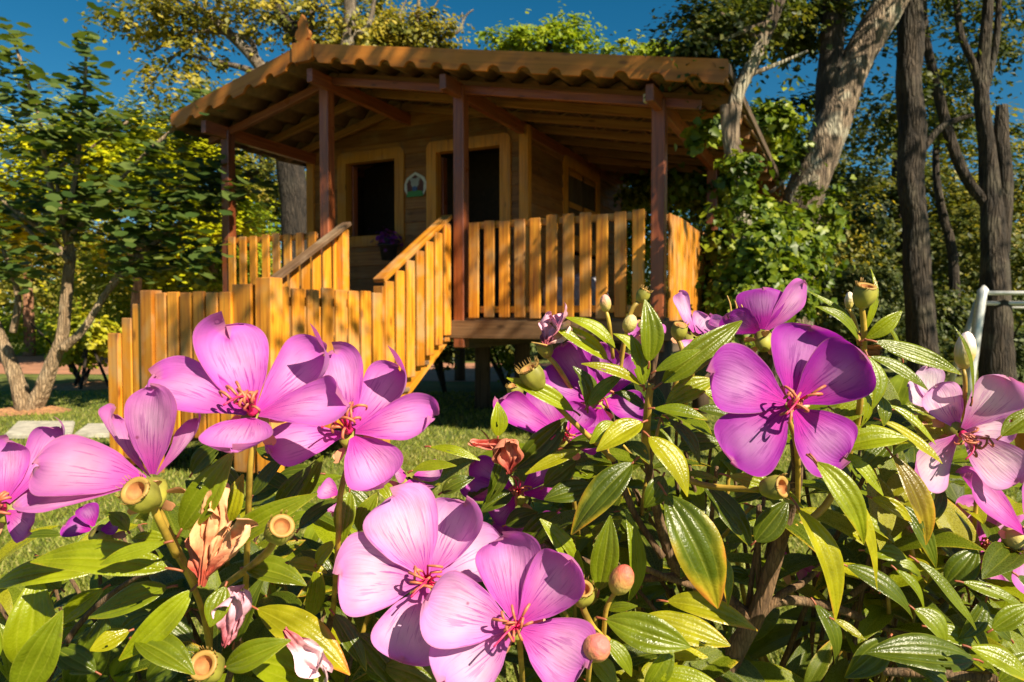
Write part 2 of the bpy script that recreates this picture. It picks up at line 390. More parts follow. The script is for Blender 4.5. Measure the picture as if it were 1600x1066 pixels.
slab(2, 108, 5.75, 6.5, 'pale concrete stepping stone in the lawn at the left edge, the larger one')
slab(112, 168, 5.8, 6.35, 'pale concrete stepping stone beside the lowest stair newel')

# ================================================================== PLAYHOUSE
P4 = Vector((1.09, 5.25, 0)); UD = Vector((-.904, .427, 0)).normalized(); SD = Vector((.427, .904, 0)).normalized()
DECK = 1.0
def H(t, s, z): return P4 + UD * t + SD * s + Vector((0, 0, DECK + z))
FRONT = -SD; RSIDE = -UD
APEX_T, APEX_Z = 3.04, 2.39
def roof_z(t): return APEX_Z - .193 * (APEX_T - t) if t <= APEX_T else APEX_Z - .247 * (t - APEX_T)
house = empty('wooden_playhouse', H(2, 1, -DECK), 'raised wooden playhouse with gabled tile roof, porch, slatted railings and stairs', 'playhouse')
def extr(name, polys, direction, thick, mat, parent):
    """polys: faces (lists of world points) pushed back along direction"""
    V = []; F = []
    for poly in polys:
        o = len(V); n = len(poly); V += [Vector(p) for p in poly]; V += [Vector(p) + Vector(direction) * thick for p in poly]
        F.append(tuple(range(o, o + n))); F.append(tuple(reversed(range(o + n, o + 2 * n))))
        for i in range(n): j = (i + 1) % n; F.append((o + i, o + n + i, o + n + j, o + j))
    bm = bmesh.new(); me = mesh_from(name, V, F, False); bm.from_mesh(me); bmesh.ops.remove_doubles(bm, verts=list(bm.verts), dist=1e-5)
    bmesh.ops.recalc_face_normals(bm, faces=list(bm.faces)); bm.to_mesh(me); bm.free()
    c = sum((Vector(v) for v in V), Vector()) / len(V)
    for v in me.vertices: v.co -= c
    return mob(name, me, mat, parent, Matrix.Translation(c))

# --- stilts, beams, deck
for t, s in [(.0, .05), (3.1, .05), (4.35, .05), (.1, 2.3), (2.37, 1.70), (1.93, 1.80), (4.3, 2.3), (.1, 4.6), (1.7, 4.6), (4.3, 4.6), (1.45, 3.2)]:
    rr = .085
    tube('stilt', [H(t, s, -DECK - .05), H(t, s, -.16)], [rr * 1.05, rr], M_STILT, house, 14, 3)
for s in (-.02, 2.3, 4.6): plank('beam', H(-.12, s, -.095), H(4.47, s, -.095), .15, .07, FRONT, M_BEAM, house)
for t in (-.06, .85, 1.68, 3.0, 4.4): plank('joist', H(t, .06, -.20), H(t, 4.65, -.20), .12, .05, RSIDE, M_STILT, house)
for i in range(33): 
    s = .045 + i * .142; plank('deck_plank', H(-.06, s, -.012), H(4.42, s, -.012), .134, .026, (0, 0, 1), M_BEAM, house)
# --- porch posts
def post(t, s, z1, w_=.10, z0=-.25): plank('post', H(t, s, z0), H(t, s, z1), w_, w_, FRONT, M_POST, house, .006)
for t in (0, 1.68, 3.10, 4.35): post(t, -.0, roof_z(t) - .2)
for s in (2.3, 4.6): post(-.0, s, roof_z(0) - .2)
post(4.36, 4.6, roof_z(4.36) - .2)
# --- roof
roof = empty('roof', H(APEX_T, 2, APEX_Z), parent=house)
SF, SB, TR, TL = -.35, 4.95, -.54, 4.70
def fascia(t0, t1, n):
    polys = []
    ts = np.linspace(t0, t1, n)
    def bot(t):
        ph = ((t - .06) % .25) - .125
        return roof_z(t) - .158 + (math.sqrt(max(0, .056 ** 2 - ph * ph)) * .9)
    V = []; F = []
    for t in ts:
        zb = bot(t); zt = roof_z(t)
        for s_ in (SF - .028, SF):
            V.append(H(t, s_, zt)); V.append(H(t, s_, zb))
    for i in range(n - 1):
        a = i * 4; b = a + 4
        F += [(a, a + 1, b + 1, b), (a + 2, b + 2, b + 3, a + 3), (a, b, b + 2, a + 2), (a + 1, a + 3, b + 3, b + 1)]
    F += [(0, 2, 3, 1), (4 * n - 4, 4 * n - 3, 4 * n - 1, 4 * n - 2)]
    c = sum(V, Vector()) / len(V)
    # local frame with z along the board so that the grain runs along it
    z = (H(t1, SF, roof_z(t1)) - H(t0, SF, roof_z(t0))).normalized(); y = FRONT.copy(); x = y.cross(z)
    M = Matrix(((x.x, y.x, z.x, c.x), (x.y, y.y, z.y, c.y), (x.z, y.z, z.z, c.z), (0, 0, 0, 1))); Mi = M.inverted()
    mob('fascia_board', mesh_from('fascia_board', [Mi @ v for v in V], F, False), M_FASC, roof, M)
fascia(TR, APEX_T - .085, 330); fascia(APEX_T + .085, TL, 150)
# finial board at the gable apex: square block with a turned knob cut in the board
prof = [(.0, .13), (.05, .13), (.05, .15), (.078, .175), (.092, .215), (.078, .255), (.048, .28), (.045, .30), (.055, .32), (.05, .345), (.022, .385), (0, .425)]
blk = [H(APEX_T + x, SF - .045, APEX_Z - .16 + z) for x, z in [(-.11, .02), (-.085, 0), (.085, 0), (.11, .02), (.11, .17), (-.11, .17)]]
fin = extr('finial', [blk], -FRONT, .05, M_FASC, roof)
kn = [(x, z) for x, z in prof] + [(-x, z) for x, z in reversed(prof[1:-1])]
extr('finial_knob', [[H(APEX_T + x * .85, SF - .04, APEX_Z - .11 + z * .84) for x, z in kn]], -FRONT, .04, M_FASC, roof)
# eave boards
for t in (TR, TL):
    z = roof_z(t) - .05
    plank('eave_board', H(t, SF + .02, z), H(t, SB, z), .07, .02, RSIDE, M_STILT, roof)
# tiles: one wave-shaped tile, copied
def tile_mesh():
    V = []; F = []; nx = 12; L = .54
    for k, s_ in enumerate((0, L)):
        for i in range(nx + 1):
            x = -.132 + .264 * i / nx
            z = .034 * math.cos(2 * math.pi * x / .25) + (-.012 if k == 0 else .012) 
            V.append((x, s_, z)); 
    for k in range(2):
        for i in range(nx + 1): x, y, z = V[k * (nx + 1) + i]; V.append((x, y, z - .012))
    m = nx + 1
    for i in range(nx):
        F += [(i, i + 1, m + i + 1, m + i), (2 * m + i, 3 * m + i, 3 * m + i + 1, 2 * m + i + 1), (i, 2 * m + i, 2 * m + i + 1, i + 1), (m + i, m + i + 1, 3 * m + i + 1, 3 * m + i)]
    F += [(0, m, 3 * m, 2 * m), (m - 1, 3 * m - 1, 4 * m - 1, 2 * m - 1)]
    me = mesh_from('tile', V, F); me.materials.append(M_TILE); return me
TM = tile_mesh(); cnt = 0
for side in (0, 1):
    t = (TR + .125 + .01) if side == 0 else (APEX_T + .125)
    while (t < APEX_T - .05) if side == 0 else (t < TL):
        slope = .193 if side == 0 else -.247
        xd = (UD + Vector((0, 0, slope))).normalized(); zd = xd.cross(SD); 
        if zd.z < 0: zd = -zd
        for k in range(11):
            c = H(t, SF + .02 + k * .478, roof_z(t) - .06)
            jit = random.uniform(-.004, .004)
            M = Matrix(((xd.x, SD.x, zd.x, c.x), (xd.y, SD.y, zd.y, c.y), (xd.z, SD.z, zd.z, c.z + jit), (0, 0, 0, 1)))
            link(bpy.data.objects.new('tile', TM), roof, M); cnt += 1
        t += .25
for a, b in ((TR + .01, APEX_T), (APEX_T, TL - .01)):
    extr('leak_sheet', [[H(a, SF + .02, roof_z(a) - .006), H(b, SF + .02, roof_z(b) - .006), H(b, SB, roof_z(b) - .006), H(a, SB, roof_z(a) - .006)]], (0, 0, 1), .004, M_TILE, roof)  # hidden sheet over the tiles, added to stop sun leaking through gaps
# purlins parallel to the gable edge, beams along the roof
for k in range(10):
    s = .12 + k * .51
    for a, b in ((TR + .04, APEX_T), (APEX_T, TL - .04)):
        plank('purlin', H(a, s, roof_z(a) - .145), H(b, s, roof_z(b) - .145), .075, .045, FRONT, M_ROOFW, roof)
for t, dz in ((0, .225), (1.68, .235), (APEX_T, .25), (4.35, .225)):
    plank('rafter', H(t, -.3, roof_z(t) - dz), H(t, 4.85, roof_z(t) - dz), .12, .06, RSIDE, M_POST, roof)
for a, b in ((-.3, APEX_T), (APEX_T, 4.6)):
    plank('header', H(a, .0, roof_z(a) - .215), H(b, .0, roof_z(b) - .215), .07, .05, FRONT, M_POST, roof)
plank('roof_block', H(.07, -.09, roof_z(0) - .23), H(.07, -.09, roof_z(0) - .17), .05, .05, FRONT, M_BOLT, roof)
# --- walls of lap siding
WS, WT0, WT1, WB = 1.28, 1.68, 4.37, 4.70
DOOR = (1.81, 2.80, 0, 1.87); WIN = (3.09, 3.99, .80, 1.86); SWIN = (2.32, 3.60, .80, 1.86)
FRW = .118
wall_f = empty('front_wall', H(3, WS, 0), parent=house); wall_s = empty('side_wall', H(WT0, 3, 0), parent=house)
def lap(a, b, z0, z1, face_pt, nrm, top, parent, bidx):
    n = max(2, int((b - a) / .3) + 1); ts = sorted(set(list(np.linspace(a, b, n)) + ([APEX_T] if a < APEX_T < b and top else [])))
    zt = [min(z1 + .012, (roof_z(t) - .13) if top else 9) for t in ts]
    if max(zt) <= z0 + .01: return
    V = []; F = []
    for t, zz in zip(ts, zt):
        zz = max(zz, z0 + .002)
        V += [face_pt(t, z0) + nrm * .026, face_pt(t, zz) + nrm * .008, face_pt(t, zz) - nrm * .006, face_pt(t, z0) + nrm * .002]
    for i in range(len(ts) - 1):
        p = i * 4; q = p + 4
        for j in range(4): F.append((p + j, p + (j + 1) % 4, q + (j + 1) % 4, q + j))
    F += [(0, 3, 2, 1), tuple(len(V) - 4 + j for j in range(4))]
    c = sum(V, Vector()) / len(V); z = (face_pt(b, z0) - face_pt(a, z0)).normalized(); y = nrm; x = y.cross(z)
    M = Matrix(((x.x, y.x, z.x, c.x), (x.y, y.y, z.y, c.y), (x.z, y.z, z.z, c.z), (0, 0, 0, 1))); Mi = M.inverted()
    bm = bmesh.new(); me = mesh_from('siding_board', [Mi @ v for v in V], F, False); bm.from_mesh(me); bmesh.ops.recalc_face_normals(bm, faces=list(bm.faces)); bm.to_mesh(me); bm.free()
    mob('siding_board', me, M_SIDE, parent, M)
fp = lambda t, z: H(t, WS, z); sp_ = lambda s, z: H(WT0, s, z)
for k in range(16):
    z0 = k * .148; z1 = z0 + .148
    cuts = [(a + .05, b - .05) for a, b, c, d in (DOOR, WIN) if z1 > c + .08 and z0 < d - .05]
    x = WT0 + .03
    for a, b in sorted(cuts): lap(x, a, z0, z1, fp, FRONT, True, wall_f, k); x = b
    lap(x, WT1, z0, z1, fp, FRONT, True, wall_f, k)
    for a, b, c, d in (DOOR, WIN):          # short boards over and under the openings
        if z1 > c + .08 and z0 < d - .05:
            if z1 > d: lap(a + .05, b - .05, d - .03, z1, fp, FRONT, True, wall_f, k)
            if z0 < c - .005: lap(a + .05, b - .05, z0, c + .02, fp, FRONT, True, wall_f, k)
    if z0 < roof_z(WT0) - .25:
        zz = min(z1, roof_z(WT0) - .2)
        if z1 > SWIN[2] + .05 and z0 < SWIN[3] - .05:
            lap(WS, SWIN[0] + .05, z0, zz, sp_, RSIDE, False, wall_s, k); lap(SWIN[1] - .05, WB, z0, zz, sp_, RSIDE, False, wall_s, k)
        else: lap(WS, WB, z0, zz, sp_, RSIDE, False, wall_s, k)
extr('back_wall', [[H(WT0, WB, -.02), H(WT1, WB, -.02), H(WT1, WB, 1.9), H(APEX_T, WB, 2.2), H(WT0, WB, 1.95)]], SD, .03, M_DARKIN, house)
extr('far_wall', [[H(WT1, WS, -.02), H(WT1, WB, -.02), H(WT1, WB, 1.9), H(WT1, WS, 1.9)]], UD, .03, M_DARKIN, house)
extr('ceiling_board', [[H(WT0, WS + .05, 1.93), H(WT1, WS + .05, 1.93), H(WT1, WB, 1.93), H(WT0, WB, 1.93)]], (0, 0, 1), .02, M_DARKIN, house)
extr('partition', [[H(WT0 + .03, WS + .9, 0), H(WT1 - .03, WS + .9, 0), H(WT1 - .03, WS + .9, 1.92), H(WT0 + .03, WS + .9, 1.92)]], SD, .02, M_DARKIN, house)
for t in (WT0 - .02, WT1 + .02): plank('corner_post', H(t, WS - .02, 0), H(t, WS - .02, roof_z(t) - .2), .10, .06, FRONT, M_PINE, house)
plank('corner_post', H(WT0 - .03, WS + .03, 0), H(WT0 - .03, WS + .03, roof_z(WT0) - .22), .09, .05, RSIDE, M_PINE, house)
plank('corner_post', H(WT0 - .03, WB, 0), H(WT0 - .03, WB, roof_z(WT0) - .25), .07, .05, RSIDE, M_STILT, house)
def frame_ring(name, fn, a, b, c, d, wdt, rad, nrm, thick, parent, openb=False):
    O = []; I = []
    for (cx_, cz_, ix, iz, a0) in ((b - rad, d - rad, b - wdt, d - wdt, 0), (a + rad, d - rad, a + wdt, d - wdt, 90), (a + rad, c + (0 if openb else rad), a + wdt, c + (0 if openb else wdt), 180), (b - rad, c + (0 if openb else rad), b - wdt, c + (0 if openb else wdt), 270)):
        for k in range(5):
            an = R(a0 + 90 * k / 4)
            O.append((cx_ + rad * math.cos(an), cz_ + (0 if (openb and a0 >= 180) else rad * math.sin(an)))); I.append((ix, iz))
    n = len(O); V = []; F = []
    for (o, i_) in zip(O, I):
        V += [fn(*o) + nrm * thick, fn(*i_) + nrm * thick, fn(*o) - nrm * .03, fn(*i_) - nrm * .06]
    for i in range(n):
        j = (i + 1) % n
        if openb and i == 14: continue
        F += [(4 * i, 4 * j, 4 * j + 1, 4 * i + 1), (4 * i, 4 * i + 2, 4 * j + 2, 4 * j), (4 * i + 1, 4 * j + 1, 4 * j + 3, 4 * i + 3), (4 * i + 2, 4 * i + 3, 4 * j + 3, 4 * j + 2)]
    bm = bmesh.new(); me = mesh_from(name, V, F, False); bm.from_mesh(me); bmesh.ops.remove_doubles(bm, verts=list(bm.verts), dist=1e-5); bmesh.ops.recalc_face_normals(bm, faces=list(bm.faces)); bm.to_mesh(me); bm.free()
    return mob(name, me, M_PINE, parent)
frame_ring('door_frame', fp, *DOOR, FRW, .07, FRONT, .045, wall_f, True)
frame_ring('window_frame', fp, *WIN, FRW, .07, FRONT, .045, wall_f)
frame_ring('window_frame', sp_, *SWIN, .12, .05, RSIDE, .04, wall_s)
# opened door leaf and opened window leaf, seen edge-on inside the openings; closed shutters in the side window
plank('door', H(DOOR[1] - FRW - .05, WS + .42, .9), H(DOOR[1] - FRW - .05, WS + .42, .9) + Vector((0, 0, .001)), .1, .1, FRONT, M_POST, wall_f) if False else None
def leaf_panel(name, a, b, z0, z1, mat, parent):
    a = Vector(a); b = Vector(b); c = (a + b) / 2; d = (b - a); nr = Vector((-d.y, d.x, 0)).normalized()
    return plank(name, c + Vector((0, 0, z0)), c + Vector((0, 0, z1)), d.length, .03, nr, mat, parent)
leaf_panel('door', H(DOOR[1] - FRW - .02, WS + .05, 0), H(DOOR[1] - FRW - .03, WS + .12, 0), .02, 1.72, M_POST, wall_f)
leaf_panel('window_leaf', H(WIN[1] - FRW - .02, WS + .05, 0), H(WIN[1] - FRW - .03, WS + .12, 0), .93, 1.73, M_POST, wall_f)
for a, b in ((SWIN[0] + .13, (SWIN[0] + SWIN[1]) / 2 - .01), ((SWIN[0] + SWIN[1]) / 2 + .01, SWIN[1] - .13)):
    sh = leaf_panel('shutter', H(WT0 - .005, a, 0), H(WT0 - .005, b, 0), .93, 1.73, M_STILT, wall_s)
    for zz in (.95, 1.32, 1.69): plank('shutter_rail', H(WT0 - .03, a + .03, zz), H(WT0 - .03, b - .03, zz), .06, .02, RSIDE, M_PINE, sh)
# --- railings
def railing(name, a, b, pos, nrm, pitch, wdt, ztop, zbot, slat_off=.035):
    """pos(q, z) -> point on the rail line; slats nailed to the outside of two rails"""
    r = empty(name, pos((a + b) / 2, 0), parent=house)
    for z in (ztop - .035, zbot + .07): plank('rail', pos(a - .05, z), pos(b + .05, z), .055, .035, nrm, M_SLAT, r)
    n = max(1, int(round((b - a) / pitch))); 
    for i in range(n + 1):
        q = a + (b - a) * i / n + random.uniform(-.006, .006); dz = random.uniform(-.012, .012); lean = random.uniform(-.006, .006)
        plank('slat', pos(q, zbot + random.uniform(-.008, .008)) + nrm * slat_off, pos(q + lean, ztop + dz) + nrm * slat_off, wdt, .024, nrm, M_SLAT, r, .005)
    return r
railing('railing', .14, 1.53, lambda q, z: H(q, -.02, z), FRONT, .139, .092, .80, .0)
railing('railing', 3.24, 4.25, lambda q, z: H(q, -.02, z), FRONT, .135, .088, .80, .0)
railing('railing', .15, 4.5, lambda q, z: H(-.02, q, z), RSIDE, .125, .092, .79, -.02)
# --- stairs: upper flight, landing, lower flight
stairs = empty('stairs', H(2.3, -1, -DECK), parent=house)
RT, LT, LEN = 1.80, 2.86, .86
LZ = -.58
def L3(t, l, z): return H(t, -.08 - l, z)
def stair_side(t, nrm, off):
    plank('newel', L3(t, 0, -.2), L3(t, 0, .80), .09, .07, nrm, M_SLAT, stairs)
    plank('newel', L3(t, LEN + .03, LZ - .42), L3(t, LEN + .03, .23), .09, .08, nrm, M_SLAT, stairs)
    hr = plank('handrail', L3(t, -.06, .86), L3(t, LEN + .06, .27), .10, .035, (0, 0, 1), M_BEAM if t > 2 else M_SLAT, stairs)
    for i in range(7):
        l = .03 + i * .138
        plank('slat', L3(t, l, -.13 - .56 * l) + nrm * off, L3(t, l, .80 - .62 * l) + nrm * off, .102, .024, nrm, M_SLAT, stairs, .005)
    plank('stringer', L3(t, -.02, -.13) + nrm * -.02, L3(t, LEN + .18, LZ - .25) + nrm * -.02, .18, .05, nrm, M_SLAT, stairs)
stair_side(RT, RSIDE, .045); stair_side(LT, UD, .045)
for k in range(3): plank('tread', L3(RT - .03, .14 + k * .28, -.17 - k * .19), L3(LT + .03, .14 + k * .28, -.17 - k * .19), .27, .035, (0, 0, 1), M_BEAM, stairs)
CL = 2.0
for i in range(8): plank('landing_plank', L3(RT - .03, LEN + .1 + i * .145, LZ), L3(LT - .05, LEN + .1 + i * .145, LZ), .138, .03, (0, 0, 1), M_BEAM, stairs)
# landing fence facing the lawn side (towards the big flowers)
lf = empty('landing_fence', L3(RT, 1.4, -DECK), parent=stairs) if False else stairs
for z in (.10, -.42): plank('rail', L3(RT, LEN + .05, z), L3(RT, CL, z), .055, .035, RSIDE, M_SLAT, stairs)
n = 8
for i in range(n):
    l = LEN + .14 + i * (CL - LEN - .2) / (n - 1); q = random.uniform(-.01, .01)
    plank('slat', L3(RT, l, -.72) + RSIDE * .04, L3(RT, l, .185 + q) + RSIDE * .04, .106, .024, RSIDE, M_SLAT, stairs, .005)
plank('newel', L3(RT, CL + .0, -DECK + .08), L3(RT, CL + .0, .235), .12, .10, FRONT, M_SLAT, stairs)
plank('newel', L3(RT + .17, CL + .02, -DECK + .08), L3(RT + .17, CL + .02, .20), .15, .06, FRONT, M_SLAT, stairs)
for t, l in ((LT - .05, LEN + .06), (LT - .05, CL - .05)): plank('newel', L3(t, l, -DECK), L3(t, l, LZ), .09, .09, FRONT, M_STILT, stairs)
NEW1 = RT + .93
for z in (.09, -.42): plank('rail', L3(RT + .1, CL + .02, z), L3(NEW1, CL + .02, z), .055, .035, FRONT, M_SLAT, stairs)
for i in range(6):
    t = RT + .285 + i * .112
    plank('slat', L3(t, CL + .055, -.74), L3(t, CL + .055, .165 + random.uniform(-.01, .01)), .094, .024, FRONT, M_SLAT, stairs, .005)
plank('newel', L3(NEW1 + .015, CL + .05, -DECK), L3(NEW1 + .015, CL + .05, .175), .105, .08, FRONT, M_SLAT, stairs)
for t, zt in ((NEW1 + .13, .09), (NEW1 + .235, .0)):
    plank('slat', L3(t, CL + .055, -.92), L3(t, CL + .055, zt), .09, .024, FRONT, M_SLAT, stairs, .005)
plank('newel', L3(NEW1 + .345, CL + .05, -DECK), L3(NEW1 + .345, CL + .05, -.10), .10, .07, FRONT, M_SLAT, stairs)
plank('handrail', L3(NEW1 + .03, CL + .0, .12), L3(NEW1 + .36, CL + .0, -.16), .07, .035, (0, 0, 1), M_SLAT, stairs)
plank('stringer', L3(RT + .6, CL, LZ), L3(NEW1 + .4, CL, -DECK + .06), .2, .04, FRONT, M_SLAT, stairs)
for k in range(2): plank('tread', L3(NEW1 + .06 + k * .24, LEN + .15, LZ - .14 - k * .14), L3(NEW1 + .06 + k * .24, CL, LZ - .14 - k * .14), .23, .035, (0, 0, 1), M_BEAM, stairs)

# --- things on the porch
sign = empty('wall_plaque', H(2.945, WS - .04, 1.25), 'small round-topped painted plaque on the wall between window and door', 'wall sign')
def pl(name, pts, off, mat): return extr(name, [[H(2.945 + x, WS - .035 - off, 1.42 + z) for x, z in pts]], -FRONT, .008, mat, sign)
circ = lambda r, cx=0, cz=0, sx=1, a0=0, a1=360, n=22: [(cx + sx * r * math.cos(R(a0 + (a1 - a0) * i / n)), cz + r * math.sin(R(a0 + (a1 - a0) * i / n))) for i in range(n + (0 if a1 - a0 == 360 else 1))]
pl('board', [(-.10, -.10), (.10, -.10), (.14, -.03), (.14, .03), (.11, .09), (.06, .12), (.0, .15), (-.06, .12), (-.11, .09), (-.14, .03), (-.14, -.03)], 0, M_WHITE)
pl('panel', [(-.10, -.06), (.10, -.06), (.105, .03), (.08, .07), (.0, .12), (-.08, .07), (-.105, .03)], .006, M_MAROON)
pl('ornament', circ(.05, 0, .03), .012, M_GREYP); pl('ornament', circ(.026, .0, -.03, 1.2), .017, M_BLUEP)
pl('ornament', circ(.022, -.04, .07), .012, M_GREYP); pl('ornament', circ(.022, .04, .07), .012, M_GREYP)
pl('base_strip', [(-.105, -.115), (.105, -.115), (.09, -.06), (.0, -.045), (-.09, -.06)], .014, M_GREENP)
pot = empty('flower_pot', H(3.2, WS - .2, .72), 'dark hanging pot of purple flowers under the porch window', 'flower pot')
def lathe(prof_, seg=16):
    V = []; F = []
    for r, z in prof_:
        for j in range(seg): a = 2 * math.pi * j / seg; V.append(Vector((r * math.cos(a), r * math.sin(a), z)))
    for i in range(len(prof_) - 1):
        for j in range(seg): F.append((i * seg + j, i * seg + (j + 1) % seg, (i + 1) * seg + (j + 1) % seg, (i + 1) * seg + j))
    return V, F
V, F = lathe([(0.001, 0), (.075, 0), (.10, .15), (.11, .15), (.11, .17), (.095, .17), (.09, .14), (.001, .14)])
pc = H(3.18, WS - .2, .62)
mob('pot', mesh_from('pot', V, F), M_POT, pot, Matrix.Translation(pc))
g = np.random.default_rng(5)
me = leaves_mesh('blossoms', np.array(pc + Vector((0, 0, .22))) + g.normal(0, .06, (160, 3)) * np.array([1.2, 1.2, .8]), .05, ROUND, RND_F, .3, 5)
mob('blossoms', me, foliage('purple_blossom', [(.05, .03, .03), (.16, .02, .20), (.30, .04, .36)]), pot)
# crumpled white sack on the deck behind the railing
def lumpy(name, c, r, mat, label, cat, seed=1):
    bm = bmesh.new(); bmesh.ops.create_icosphere(bm, subdivisions=4, radius=1); g = random.Random(seed)
    ph = [(Vector((g.gauss(0, 1), g.gauss(0, 1), g.gauss(0, 1))) * g.uniform(1.5, 5), g.uniform(0, 6), g.uniform(.03, .12)) for _ in range(14)]
    for v in bm.verts:
        k = 1 + sum(a * abs(math.sin(d.dot(v.co) + p_)) for d, p_, a in ph) - .4
        v.co = Vector((v.co.x * r[0] * k, v.co.y * r[1] * k, max(v.co.z * r[2] * k, -r[2] * .6)))
    me = bpy.data.meshes.new(name); bm.to_mesh(me); bm.free(); me.shade_smooth()
    return tag(mob(name, me, mat, None, Matrix.Translation(c)), label, cat)
lumpy('cloth_sack', H(.75, .32, .14), (.21, .15, .17), M_SACK, 'crumpled whitish cloth sack lying on the deck behind the front railing', 'sack', 4)

# ================================================================== TREES AND SHRUBS BEHIND
def px_tube(name, pts, d, mat, parent, seg=18, n=8, rough=.09):
    q = []; rr = []
    for p in pts:
        dd = p[3] if len(p) > 3 else d
        q.append(P(p[0], p[1], dd)); rr.append(p[2] / FPX * dd)
    return tube(name, q, rr, mat, parent, seg, n, rough)
def gpx(px, d, z=0):   # foot of something standing at depth d
    q = P(px, 500, d); return Vector((q.x, q.y, z))
def gy(d): return 497 + 1100 * 1.0 / d   # pixel row of the ground at depth d

# -- orchid tree on the left, two stems in a V
tr = empty('orchid_tree', gpx(42, 7.5), 'small two-stemmed tree with round leaves and pale V-shaped trunk on the left lawn', 'tree')
b0 = gy(7.5)
px_tube('trunk', [(44, b0 + 4, 16), (66, 608, 12), (85, 560, 10), (98, 520, 9), (107, 430, 8), (110, 400, 7), (100, 350, 7), (86, 320, 6)], 7.5, M_BARK_TAN, tr)
px_tube('trunk', [(40, b0 + 4, 15), (28, 600, 11), (12, 555, 10), (-8, 510, 9), (-30, 440, 8)], 7.45, M_BARK_TAN, tr)
for pts in ([(98, 545, 8), (130, 515, 6), (165, 460, 5), (200, 410, 4), (260, 370, 3)], [(108, 410, 5), (80, 372, 4), (45, 345, 4), (0, 310, 3)], [(95, 398, 4), (60, 375, 3), (20, 335, 3)],
            [(86, 320, 5), (70, 250, 4), (60, 180, 3), (20, 60, 2)], [(100, 350, 5), (115, 290, 4), (130, 180, 3), (135, 70, 2)], [(110, 370, 4), (170, 300, 3), (250, 220, 3), (330, 160, 2)],
            [(165, 460, 4), (240, 380, 3), (320, 320, 2), (385, 280, 2)], [(20, 520, 5), (28, 470, 5), (20, 430, 4), (5, 390, 3)], [(100, 350, 4), (90, 270, 3), (130, 240, 2), (200, 190, 2)]):
    px_tube('branch', pts, 7.4, M_BARK_TAN, tr, 7)
g = np.random.default_rng(11); PTS = []; TT = []
def along(pts, d, n, sp, lo=.15):
    for _ in range(n):
        k = random.uniform(lo, .999) * (len(pts) - 1); i = int(k); f = k - i
        px = pts[i][0] * (1 - f) + pts[i + 1][0] * f; py = pts[i][1] * (1 - f) + pts[i + 1][1] * f
        PTS.append(np.array(P(px + random.gauss(0, sp), py + random.gauss(0, sp * .7), d + random.gauss(0, .35)))); TT.append(random.uniform(.2, .8))
for pts, n, sp in (([(20, 280), (10, 180), (5, 110), (15, 50)], 130, 16), ([(85, 300), (60, 180), (30, 100)], 120, 20), ([(120, 290), (130, 180), (135, 110), (140, 40)], 150, 16), ([(60, 320), (100, 250), (90, 180), (85, 120)], 120, 26),
                   ([(120, 320), (180, 290), (260, 225), (310, 170), (340, 155)], 260, 20), ([(40, 300), (60, 330), (130, 330), (200, 330)], 420, 40), ([(170, 400), (240, 360), (310, 310), (385, 285)], 420, 26),
                   ([(30, 400), (0, 360), (-20, 300)], 150, 40), ([(140, 400), (210, 420), (290, 400), (330, 390)], 230, 24), ([(20, 230), (80, 215), (150, 200), (200, 185)], 150, 22), ([(60, 400), (30, 430), (0, 420)], 80, 26),
                   ([(180, 330), (250, 300), (320, 270), (350, 260)], 220, 24)):
    along(pts, 7.4, int(n * .95), sp)
me = leaves_mesh('crown', np.array(PTS), .135, ROUND, RND_F, .62, 12, np.array(TT)); mob('crown', me, M_F_BAUH, tr)
# mulch ring at its foot
def mound(name, c, r, h, mat, label, cat, seed=2):
    V = []; F = []; nr, na = 6, 28; g_ = random.Random(seed)
    for i in range(nr + 1):
        for j in range(na):
            a = 2 * math.pi * j / na; rr = r * i / nr * (1 + .12 * math.sin(3 * a + seed)); V.append((c.x + rr * math.cos(a), c.y + rr * math.sin(a), .004 + h * (1 - (i / nr) ** 2) * g_.uniform(.5, 1.2)))
    for i in range(nr):
        for j in range(na): F.append((i * na + j, i * na + (j + 1) % na, (i + 1) * na + (j + 1) % na, (i + 1) * na + j))
    o = mob(name, mesh_from(name, V, F, False), mat); tag(o, label, cat, kind='stuff')
mound('mulch', gpx(38, 7.5), .42, .05, simple('bark_mulch', (.33, .16, .07), .9, 0, .6, 40, .02), 'reddish bark mulch ring round the foot of the V-shaped trunk', 'mulch')

def tree(name, label, px, d, trunks, ells, mat, leaf, seed, bark_=M_BARK_DARK, shape=DIAMOND, faces=DIA_F, cat='tree', group=None, outw=.3, up=.5):
    r = empty(name, gpx(px, d), label, cat, group)
    for i, t_ in enumerate(trunks): px_tube('trunk' if i == 0 else 'branch', t_, d, M_BARK_BLACK if (i == 0 and name == 'old_tree') else M_BARK_DARK if (i == 1 and name == 'leaning_tree') else bark_, r)
    if ells: crown_px('crown', r, ells, mat, leaf, seed, shape, faces, up, outw)
    return r
# yellow-green feathery tree behind it
tree('feathery_tree', 'yellow-green feathery tree behind the orchid tree, left of the roof', 215, 15, [[(215, gy(15), 9), (212, 480, 7), (220, 380, 6), (230, 280, 5)], [(216, 420, 5), (170, 330, 4), (120, 260, 3)], [(220, 390, 5), (290, 310, 4), (330, 260, 3)]],
     [(235, 240, 110, 80, 14, 24000, 46, .34), (120, 260, 130, 60, 14, 14000, 40, .34), (320, 300, 70, 70, 14, 15000, 30, .28), (60, 330, 120, 80, 15, 10000, 30, .35)], M_F_YEL, .12, 21, M_BARK_TAN, up=.75)
tree('broadleaf_tree', 'bright green leafy tree beyond the path, between orchid tree and porch', 330, 17, [[(330, gy(17), 8), (332, 450, 7), (335, 380, 5)]],
     [(300, 410, 110, 50, 17, 9000, 60, .35), (220, 440, 90, 60, 18, 6000, 40, .35), (360, 370, 60, 60, 18, 3500, 30, .3)], M_F_GREEN, .15, 22, M_BARK_TAN)
